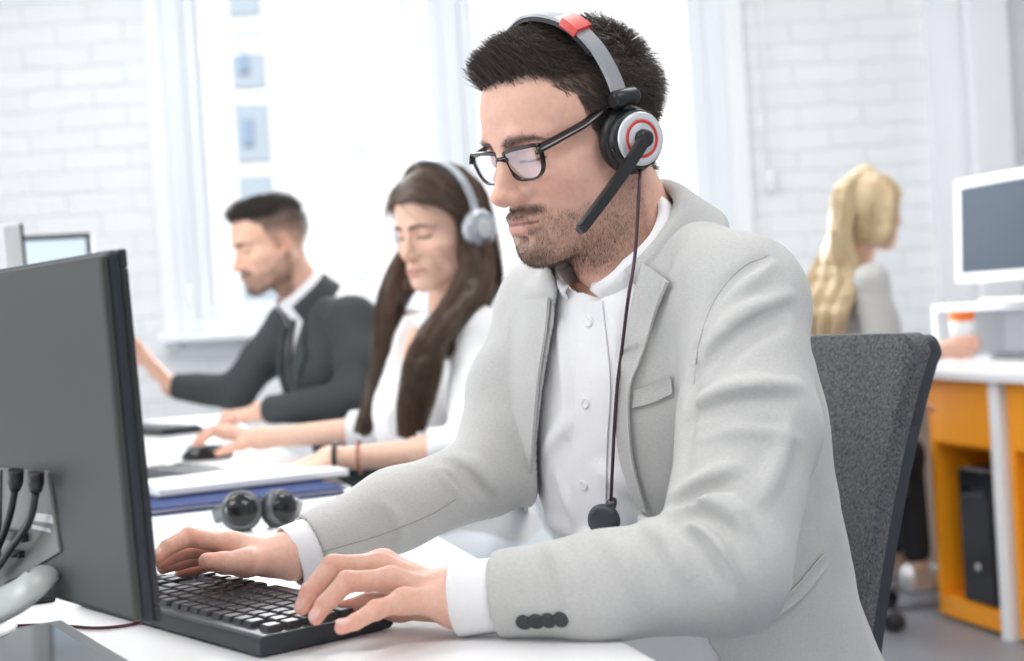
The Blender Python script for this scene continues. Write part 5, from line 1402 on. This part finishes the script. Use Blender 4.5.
def lockmass(P, gd, k=.02, wsc=.8, noise=.003):
    d = None
    for pts, w0, w1, _ in gd:
        c = catmull(pts, 14); w = (w0 + (w1 - w0) * np.sin(np.linspace(0, 1, 14) * math.pi * .75)) * wsc if w1 >= w0 else np.linspace(w0, w1, 14) * wsc; w[-1] *= .4; w[-2] *= .75
        e = chain(P, c, w); d = e if d is None else smin(d, e, k)
    return d + noise * vnoise(P, 55, 41)
gp = np.concatenate([np.array(g[0]) for g in gd2]); lV, lQ = polygonize(lambda P: lockmass(P, gd2), gp.min(0) - .05, gp.max(0) + .05, .004)
def hcols(V, base, s=.35): return np.clip(np.array(base) * (1 + s * .6 * vnoise(V, 90, 6) + s * .4 * vnoise(V, 22, 7))[:, None], 0, 1)
V, Q, c = join([(capV, capQ, hcols(capV, (.085, .052, .036))), (lV, lQ, hcols(lV, (.085, .052, .036)))])
hair2 = np_obj('hair', V, [Q], M_hairdark, woman, cols=c)
hs_ = guide_hair(gd2, 420, None, 20, .006, 2.2); cc = np.array((.115, .07, .046)) * (.6 + .9 * rng.random((len(hs_), 1))); strands('hair_strands', hs_, .0006, .0002, M_hairdark, hair2, cc)
# cap strands combed from the parting
def cap_strands(capV, capQ, O, R, s, col, n, root, parting=.015, r0=.0005, ln=.06):
    N = vnormals(capV, capQ); X, Nn = pick(capV, capQ, N, np.ones(len(capV)), n); Lx = ((X - O) @ R) / s
    d = np.stack([np.sign(Lx[:, 0] - parting) * .8, -.45 + 0 * Lx[:, 0], -.6 + 0 * Lx[:, 0]], 1) @ R.T; d = d - Nn * (d * Nn).sum(1)[:, None]; d /= np.linalg.norm(d, axis=1)[:, None] + 1e-9
    P = [X]; p = X
    for i in range(5):
        p = p + d * ln / 5 ; q = ((p - O) @ R) / s; c_ = np.array([0, -.005, .03]); rad_ = (q - c_); base = ((X - O) @ R) / s - c_
        p = O + ((rad_ / np.linalg.norm(rad_, axis=1)[:, None] * np.linalg.norm(base, axis=1)[:, None] * (1 + .002 * i) + c_) * s) @ R.T; P.append(p)
    P = np.stack(P, 1); strands('hair_strands', P, r0, r0 * .4, M_hairdark, root, np.clip(np.array(col) * (.6 + .9 * rng.random((n, 1))), 0, 1))
cap_strands(capV, capQ, O2, Rh2, s2, (.115, .07, .046), 2600, hair2)
# headphones on her head
M_hw = mat('silver_white_plastic', (.46, .48, .52), .28, metal=.4)
hph = thing('headphones', 'silver headphones with a dark cushioned band worn by the woman in the white blouse', 'headphones', hp2(0, 0, .12))
b2 = [hp2(*p) for p in ((-.100, -.004, .028), (-.097, -.002, .06), (-.083, .004, .097), (-.05, .008, .129), (0, .010, .141), (.05, .008, .129), (.083, .004, .097), (.097, -.002, .06), (.100, -.004, .028))]
fw2 = Rh2 @ np.array([0, 1., 0])
ribbon('headband', b2, .019, .005, fw2, M_hw, hph, 60); ribbon('headband_pad', [(p - hp2(0, 0, .02)) * .96 + hp2(0, 0, .02) for p in catmull(b2, 41)[8:33:4]], .028, .008, fw2, M_hs, hph, 50)
for sg in (-1, 1):
    axo = Rh2 @ nrm([sg, .08, -.03]); A = ear_cup_axis(axo); cc_ = hp2(sg * .096, -.006, -.010)
    MB().lathe([(.02, -.016), (.034, -.014), (.039, -.008), (.038, -.001), (.033, .003)], cc_, A, 40).build('ear_pad', M_hs, hph)
    ec = MB().lathe([(.0375, -.001), (.0385, .006), (.036, .014), (.030, .018), (.0005, .020)], cc_, A, 40).build('ear_cup', M_hw, hph)
    MB().lathe([(.018, .0195), (.018, .0215), (.015, .0222), (.0005, .0225)], cc_, A, 30).build('emblem_disc', M_grey, ec)
    MB().tube([cc_ + axo * .006 + Rh2 @ np.array([0, 0, .03]), hp2(sg * .100, -.004, .035)], .006, 10).build('yoke', M_hw, hph)
# bracelets
def bracelet(t, r, mt, lab, r2=.0035):
    c = w2L * (1 - t) + e2L * t; ax = nrm(e2L - w2L); A = ear_cup_axis(ax); n = 28; lat = nrm(np.cross(ax, ez))
    pts = [c + A @ np.array([r * math.cos(q), r * math.sin(q), 0]) + lat * 0 + nrm(np.cross(ax, lat)) * 0 for q in np.linspace(0, 2 * math.pi, n)]
    pts = [c + lat * ((p - c) @ lat) * 1.18 + (p - c) - lat * ((p - c) @ lat) for p in pts]
    o = MB().tube(pts, r2, 8, cap=False).build('bracelet', mt); tag(o, lab, 'bracelet', None)
bracelet(.03, .0275, M_black, 'black band bracelet on the wrist of the woman in the white blouse', .0042)
bracelet(.20, .0285, mat('red_brown_cord', (.36, .13, .09), .6), 'thin red-brown bracelet on the forearm, above the black one', .0026)
# ------------------------------------------------------------------ the man in the dark suit
SK3 = (.78, .48, .36)
L3, R3 = W(352, 322, 3.52), W(290, 326, 3.80)
e3L, e3R = W(352, 402, 3.40), W(236, 392, 3.93)
w3L, w3R = W(262, 411, 3.56), W(170, 386, 3.98)
S3, T3 = torso_frame(L3, R3, [-.88, -.47, 0], 16)
f3 = torso_field(S3, T3, .185, .125)
man3 = thing('person', 'bearded man in a dark suit and black tie seated furthest along the desk', 'person', [S3[0] + .15, S3[1] + .1, 0])
M_suit = mat('charcoal_suit', (.038, .044, .048), .8, var=.1, vscale=300, bump=.15, bscale=600)
def arms3(P, g=0.):
    a = chain(P, [S3 + T3 @ np.array([-.10, 0, .02]), L3, L3 * .5 + e3L * .5 + [.02, 0, 0], e3L, w3L * .9 + e3L * .1], [.052 - g, .062 - g, .058 - g, .054 - g, .036 - g], .02)
    b = chain(P, [S3 + T3 @ np.array([.10, 0, .02]), R3, R3 * .5 + e3R * .5, e3R, w3R * .94 + e3R * .06], [.052 - g, .062 - g, .056 - g, .052 - g, .038 - g], .02); return np.minimum(a, b)
nb3 = W(308, 300, 3.68)
vee = [(-.06, .09), (-.058, .0), (-.045, -.10), (-.012, -.26), (.012, -.26), (.045, -.10), (.058, .0), (.06, .09)]
def suit(P):
    d = smin(f3(P), arms3(P), .028) + .003 * vnoise(P, 14, 51) + .0015 * vnoise(P, 38, 52); q = (P - S3) @ T3
    v = np.maximum(poly2d(q[:, [0, 2]], vee), -q[:, 1]); d = smax(d, -np.maximum(v, -(d + .014)), .003)
    for w, e in ((w3L, e3L), (w3R, e3R)): d = np.maximum(d, np.where(np.linalg.norm(P - w, axis=1) < .1, (P - (w * .92 + e * .08)) @ nrm(w - e), -1))
    return smax(d, -(np.linalg.norm(P - (nb3 + [0, 0, .03]), axis=1) - .064), .004)
bp3 = [L3, R3, e3L, e3R, w3L, w3R, S3 + T3 @ np.array([-.22, -.2, -.58]), S3 + T3 @ np.array([.22, .2, -.58])]
so3, _, _ = poly_obj('suit_jacket', suit, bp3, .08, .0048, M_suit, man3)
sh3, _, _ = poly_obj('shirt', lambda P: np.maximum(smax(f3(P) + .0095, -(np.linalg.norm(P - (nb3 + [0, 0, .04]), axis=1) - .05), .004), -((P - S3) @ T3)[:, 1]), [S3 + T3 @ np.array([-.1, -.02, -.33]), S3 + T3 @ np.array([.1, .2, .12])], .05, .004, M_sh, man3)
ax3 = ez * .80 + nrm([-.88, -.47, 0]) * .6
collar('shirt_collar', W(300, 292, 3.66), ax3, [-.88, -.47, 0], .062, M_sh, sh3, gap=.12, stand=.042, back=.044, point=.072, flare=.012, spread=1.2, open_=.5)
collar('jacket_collar', W(302, 298, 3.665), ax3, [-.88, -.47, 0], .073, M_suit, so3, gap=.85, stand=.034, back=.05, point=.06, flare=.022, th=.004, spread=.2)
def fT(P): return f3(P)
def strip(name, rows, mt, root, off, f=fT, S=S3, T=T3):
    V = []; m_ = 7
    for u, r0, r1 in rows:
        for j in range(m_):
            r_ = r0 + (r1 - r0) * j / (m_ - 1); p = S + T @ np.array([r_, .25, u]); d_ = -T[:, 1]
            for _ in range(60): p = p + d_ * f(p[None].astype(np.float32))[0] * .8
            V.append(p + T[:, 1] * off)
    n = len(rows); fs = np.array([(i * m_ + j, (i + 1) * m_ + j, (i + 1) * m_ + j + 1, i * m_ + j + 1) for i in range(n - 1) for j in range(m_ - 1)])
    o = np_obj(name, np.array(V), [fs], mt, root); sm = o.modifiers.new('solid', 'SOLIDIFY'); sm.thickness = .004; sm.offset = 0; return o
M_tie = mat('black_tie', (.012, .013, .016), .5)
tie = strip('tie', [(.045, -.016, .016), (.03, -.019, .019), (.008, -.013, .013), (-.03, -.016, .016), (-.10, -.024, .024), (-.20, -.032, .032), (-.30, -.036, .036)], M_tie, man3, -.002)
for sg in (-1, 1): strip('lapel', [(.03, sg * .058, sg * .070), (-.02, sg * .055, sg * .088), (-.05, sg * .051, sg * .105), (-.09, sg * .044, sg * .088), (-.17, sg * .022, sg * .05), (-.26, sg * .010, sg * .016)], M_suit, so3, .005)
O3, Rh3, s3 = W(272, 243, 3.62), Rhead(27, 12, -1), .97
k3_ = dict(skin=SK3, hairc=(.045, .035, .030), beard=.95, fade=True, lips=(.60, .27, .24), smile=.003, scalp_w=.85)
hd3 = build_head(O3, Rh3, s3, k3_, [(nb3, .056, .062)], .0022)
H3L = simple_hand(w3L, e3L, W(190, 425, 3.72) - w3L, T3[:, 0], [0, 0, 1.], 1., .6, .5)
H3R = simple_hand(w3R, e3R, W(135, 350, 3.98) - w3R, -CF * .5 + ez * .6, nrm([.3, -.2, 1]), 1., .45, .5)
inn3 = polygonize(lambda P: smin(f3(P) + .03, arms3(P, .02), .02), np.min(bp3, 0) - .06, np.max(bp3, 0) + .06, .012)
V, Q, c = join([hd3[:3], build_hand(H3L, SK3, 1., .0022), build_hand(H3R, SK3, 1., .0022), (*inn3, np.tile(SK3, (len(inn3[0]), 1)))])
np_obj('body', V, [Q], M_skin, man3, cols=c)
h3 = short_hair(hd3, k3_, O3, Rh3, s3, man3, top=.026, side=.004, n=(4500, 2500), back=.010)
stubble(hd3, k3_, Rh3, man3, 4000, .006, r=.0002)
stubble(hd3, k3_, Rh3, man3, 500, .005, 'eyebrow', '_brow', (.05, .033, .024), (.2, 0, .1), .25, .0002)
legs('trousers', S3, T3, M_suit, man3, shoe=M_black)
office_chair([S3[0] + .14, S3[1] + .08, 0], nrm([-.90, -.42, 0]), 'navy office chair behind the man in the dark suit', M_navy, M_shell, top=1.03, w=.46, recline=14)
office_chair([S2[0] + .08, S2[1] + .09, 0], nrm([-.86, -.5, 0]), 'pale office chair the woman in the white blouse sits on', mat('pale_fabric', (.6, .63, .67), .9), M_shell, top=.86, w=.42, recline=14, bh=.36)
# ------------------------------------------------------------------ the blonde woman at the other desk
SK4 = (.80, .50, .38)
L4, R4 = W(829, 287, 4.48), W(871, 283, 4.20)
fc4 = nrm([.90, .42, 0])
S4, T4 = torso_frame(L4, R4, fc4, 3)
f4 = torso_field(S4, T4, .16, .108, .01)
bl = thing('person', 'woman with long blonde hair in a pale grey blazer, turned away, holding a cup', 'person', [S4[0], S4[1], 0])
e4R, w4R = W(884, 372, 4.16), W(892, 410, 4.22)
e4L, w4L = W(880, 352, 4.62), W(938, 352, 4.62)
M_bz = mat('pale_grey_blazer', (.52, .51, .49), .8, var=.08, vscale=200, bump=.15, bscale=500)
def arms4(P, g=0.):
    a = chain(P, [S4 + T4 @ np.array([-.09, 0, .012]), L4, e4L, w4L * .92 + e4L * .08], [.042 - g, .052 - g, .046 - g, .034 - g], .015); b = chain(P, [S4 + T4 @ np.array([.09, 0, .012]), R4, e4R, w4R * .92 + e4R * .08], [.042 - g, .054 - g, .050 - g, .036 - g], .015); return np.minimum(a, b)
nb4 = W(858, 263, 4.33)
def blz(P): return smax(smin(f4(P), arms4(P), .02) + .004 * vnoise(P, 14, 61) + .002 * vnoise(P, 36, 62), -(np.linalg.norm(P - (nb4 + [0, 0, .04]), axis=1) - .05), .005)
bp4 = [L4, R4, e4R, w4R, e4L, w4L, S4 + T4 @ np.array([-.2, -.18, -.58]), S4 + T4 @ np.array([.2, .18, -.58])]
poly_obj('blazer', blz, bp4, .07, .005, M_bz, bl)
O4, Rh4, s4 = W(871, 212, 4.30), Rhead(207, 4, -2), .93
k4_ = dict(skin=SK4, hairc=(.55, .38, .20), fem=1., ears=False, lips=(.62, .26, .24))
hd4 = build_head(O4, Rh4, s4, k4_, [(nb4, .043, .046)], .0026)
cup_c = W(963, 342, 4.62)
H4L = simple_hand(w4L, e4L, cup_c - w4L + nrm([0, -.4, .0]) * .03 - ez * .02, [.1, -.2, 1], nrm([0, -1, 0.2]), .88, 1.1, .3)
H4R = simple_hand(w4R, e4R, fc4, -T4[:, 0], ez, .92, .4, .4)
inn4 = polygonize(lambda P: smin(f4(P) + .02, arms4(P, .015), .02), np.min(bp4, 0) - .06, np.max(bp4, 0) + .06, .012)
V, Q, c = join([hd4[:3], build_hand(H4L, SK4, .92, .0022), build_hand(H4R, SK4, .92, .003), (*inn4, np.tile(SK4, (len(inn4[0]), 1)))])
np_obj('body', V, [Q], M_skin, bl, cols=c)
M_blond = mat('blonde_hair', (.6, .45, .25), .38, attr='Col', spec=.5)
line4 = ([0, 14, 40, 55, 66, 76, 90, 180], [.064, .066, .050, .028, -.01, -.075, -.098, -.10])
c4V, c4Q = hair_cap(O4, Rh4, s4, dict(k4_), line4, .013, .0032)
hp4 = HP(O4, Rh4, s4)
gd4 = []
for i, (a, px, pw) in enumerate(((.07, 893, .8), (.05, 884, 1.), (.02, 872, 1.), (-.01, 858, 1.), (-.04, 845, 1.), (-.065, 834, 1.))):
    # from the crown down behind the near ear and over the back; the near ones end at the jaw, the rest reach the waist
    y0 = -.02 - .05 * (1 - abs(a) / .08)
    if i < 2: gd4.append(([hp4(.01, -.02, .125), hp4(a * .95 + .012, y0 + .03 * (i == 0), .075), hp4(a + .018, y0 + .025 * (i == 0), .0), hp4(a + .018, y0 + .02 * (i == 0), -.06), hp4(a + .004, y0 - .01, -.105)], .012, .022, 1.))
    else: gd4.append(([hp4(.0, -.03, .125), hp4(a, y0 - .05, .07), hp4(a * 1.05, y0 - .055, -.01), hp4(a * 1.0, y0 - .065, -.09), W(px - 17, 275, 4.27 + .05 * (i - 3)), W(px - 30, 310, 4.24 + .05 * (i - 3)), W(px - 36, 345, 4.24 + .05 * (i - 3))], .014, .026, 1.2))
gp = np.concatenate([np.array(g[0]) for g in gd4]); lV, lQ = polygonize(lambda P: lockmass(P, gd4, .025, .9, .002), gp.min(0) - .05, gp.max(0) + .05, .0045)
V, Q, c = join([(c4V, c4Q, hcols(c4V, (.66, .50, .30), .12)), (lV, lQ, hcols(lV, (.66, .50, .30), .12))])
hair4 = np_obj('hair', V, [Q], M_blond, bl, cols=c)
hs_ = guide_hair(gd4, 330, None, 16, .002, 1.2); st4 = strands('hair_strands', hs_, .0007, .0003, M_blond, hair4, np.clip(np.array((.72, .56, .35)) * (.65 + .6 * rng.random((len(hs_), 1))), 0, 1))
# legs: black trousers, bare ankles, silver shoes
hc = S4 + T4 @ np.array([0, 0, -.50]); hc[2] = .53; kn_ = []
an_n = W(917, 566, 4.46); r4 = nrm([T4[0, 0], T4[1, 0], 0])
for sg, an in ((1, an_n), (-1, an_n - r4 * .16 + fc4 * .05)):
    h_ = hc + r4 * sg * .08; kn = np.array([an[0] - .02, an[1], .50]); kn_.append((h_, kn, an))
pts = [hc + .18, hc - .18] + [p for t in kn_ for p in t[1:]]
def tr4(P):
    d = ell((P - hc) @ T4, (0, 0, 0), (.16, .125, .12))
    for h_, kn, an in kn_: d = smin(d, chain(P, [h_, kn, an + [0, 0, .05]], [.078, .058, .045], .03), .03)
    return d
poly_obj('trousers', tr4, pts, .09, .008, mat('black_trousers', (.012, .012, .014), .85), bl, 2)
M_silsh = mat('silver_shoe', (.72, .72, .72), .25, metal=.7)
for h_, kn, an in kn_:
    MB().tube([an + [0, 0, .10], [an[0] + .005, an[1], .13]], [.032, .030], 16).build('ankle', mat('ankle_skin', SK4, .5), bl)
    o = MB(np.stack([nrm([fc4[1], -fc4[0], 0]), fc4, ez], 1), [an[0], an[1], .058]); o.ball((0, .065, .034), (.04, .115, .036)).ball((0, -.02, .055), (.034, .045, .05)); ob_ = o.build('shoe', M_silsh, bl)
    for v_ in ob_.data.vertices: v_.co.z = max(v_.co.z, .06)
cc = W(921, 585, 4.5)
office_chair([hc[0] - .13, hc[1] + .12, 0], fc4, 'dark office chair the blonde woman sits on', M_navy, M_black, top=.72, w=.40, recline=10, bh=.2, seat_z=.44)
# orange paper cup
cp = thing('paper_cup', 'orange and white paper cup in the hand of the blonde woman', 'cup', cup_c)
M_cupo = mat('orange_cup', (.95, .22, .03), .5)
z0 = float(W(963, 352, 4.62)[2]) ; z1 = float(W(963, 312, 4.62)[2]); hc_ = z1 - z0; base_ = np.array([*cup_c[:2], z0])
MB().lathe([(.030, 0), (.030, .002), (.041, hc_ * .97), (.039, hc_ * .97), (.029, .004)], base_, None, 36).build('cup', M_cupo, cp)
MB().lathe([(.0352, hc_ * .40), (.0362, hc_ * .41), (.0398, hc_ * .76), (.0390, hc_ * .77)], base_, None, 36, cap=False).build('white_band', M_paper, cp)
MB().lathe([(.042, hc_ * .95), (.0435, hc_ * .97), (.042, hc_ * 1.0), (.036, hc_ * 1.02), (.0005, hc_ * 1.02)], base_, None, 36).build('lid', M_cupo, cp)
# ------------------------------------------------------------------ light
sc = bpy.context.scene
wd = bpy.data.worlds.new('sky'); sc.world = wd; wd.use_nodes = True
bg = wd.node_tree.nodes['Background']; bg.inputs[0].default_value = (.93, .96, 1, 1); bg.inputs[1].default_value = .6
def area(name, loc, target, sx, sy, power, col=(1, 1, 1)):
    l = bpy.data.lights.new(name, 'AREA'); l.shape = 'RECTANGLE'; l.size = sx; l.size_y = sy; l.energy = power; l.color = col
    o = bpy.data.objects.new(name, l); C.objects.link(o); o.location = loc
    o.rotation_euler = (Vector(target) - Vector(loc)).to_track_quat('-Z', 'Y').to_euler(); return o
# unseen lights under the ceiling, added for soft fill
for i, (x, y) in enumerate(((-1.6, .2), (.9, .0), (-1.6, 2.4), (.9, 2.4), (-1.4, 4.6), (1.4, 4.4))):
    area('ceiling_fill_light', (x, y, 2.95), (x, y, 0), 1.2, .6, 24 if y < 4 else 12, (1, .968, .925))
# daylight entering through the window, and an added side light
area('window_and_fill_light', ((WX0 + WX1) / 2, YW - .25, 1.9), ((WX0 + WX1) / 2, 2, 1.2), 2.1, 1.6, 110, (.92, .96, 1))
area('window_and_fill_light', (-5.4, 1.2, 1.7), (0, 1.6, 1.0), 3.0, 1.6, 120, (.94, .97, 1))  # side fill added for contrast; this wall has no window
su = bpy.data.lights.new('sun', 'SUN'); su.energy = 4.2; su.angle = rad(1); so_ = bpy.data.objects.new('sun', su); C.objects.link(so_)
so_.rotation_euler = (Vector((.25, .75, -.85))).to_track_quat('-Z', 'Y').to_euler()
vs = sc.view_settings; vs.view_transform = 'Standard'; vs.look = 'None'; vs.gamma = 1; vs.use_curve_mapping = False; vs.exposure = .08
sc.cycles.max_bounces = 8; sc.cycles.transparent_max_bounces = 16

# repeats of a kind share a group
GROUPS = {'keyboard': 'keyboards on the desks', 'chair': 'office chairs', 'person': 'people working in the office', 'monitor': 'monitors on the desks', 'bracelet': 'bracelets on one wrist', 'cord': 'blind cords', 'headphones': 'pairs of headphones', 'cabinet': 'orange cabinets under the desk', 'desk': 'white desks'}
for o in bpy.data.objects:
    if o.parent is None and o.get('category') in GROUPS: o['group'] = GROUPS[o['category']]
    if o.parent is None and o.get('category') == 'cable' and 'plugged' in o.get('label', ''): o['group'] = 'cables of the large monitor'
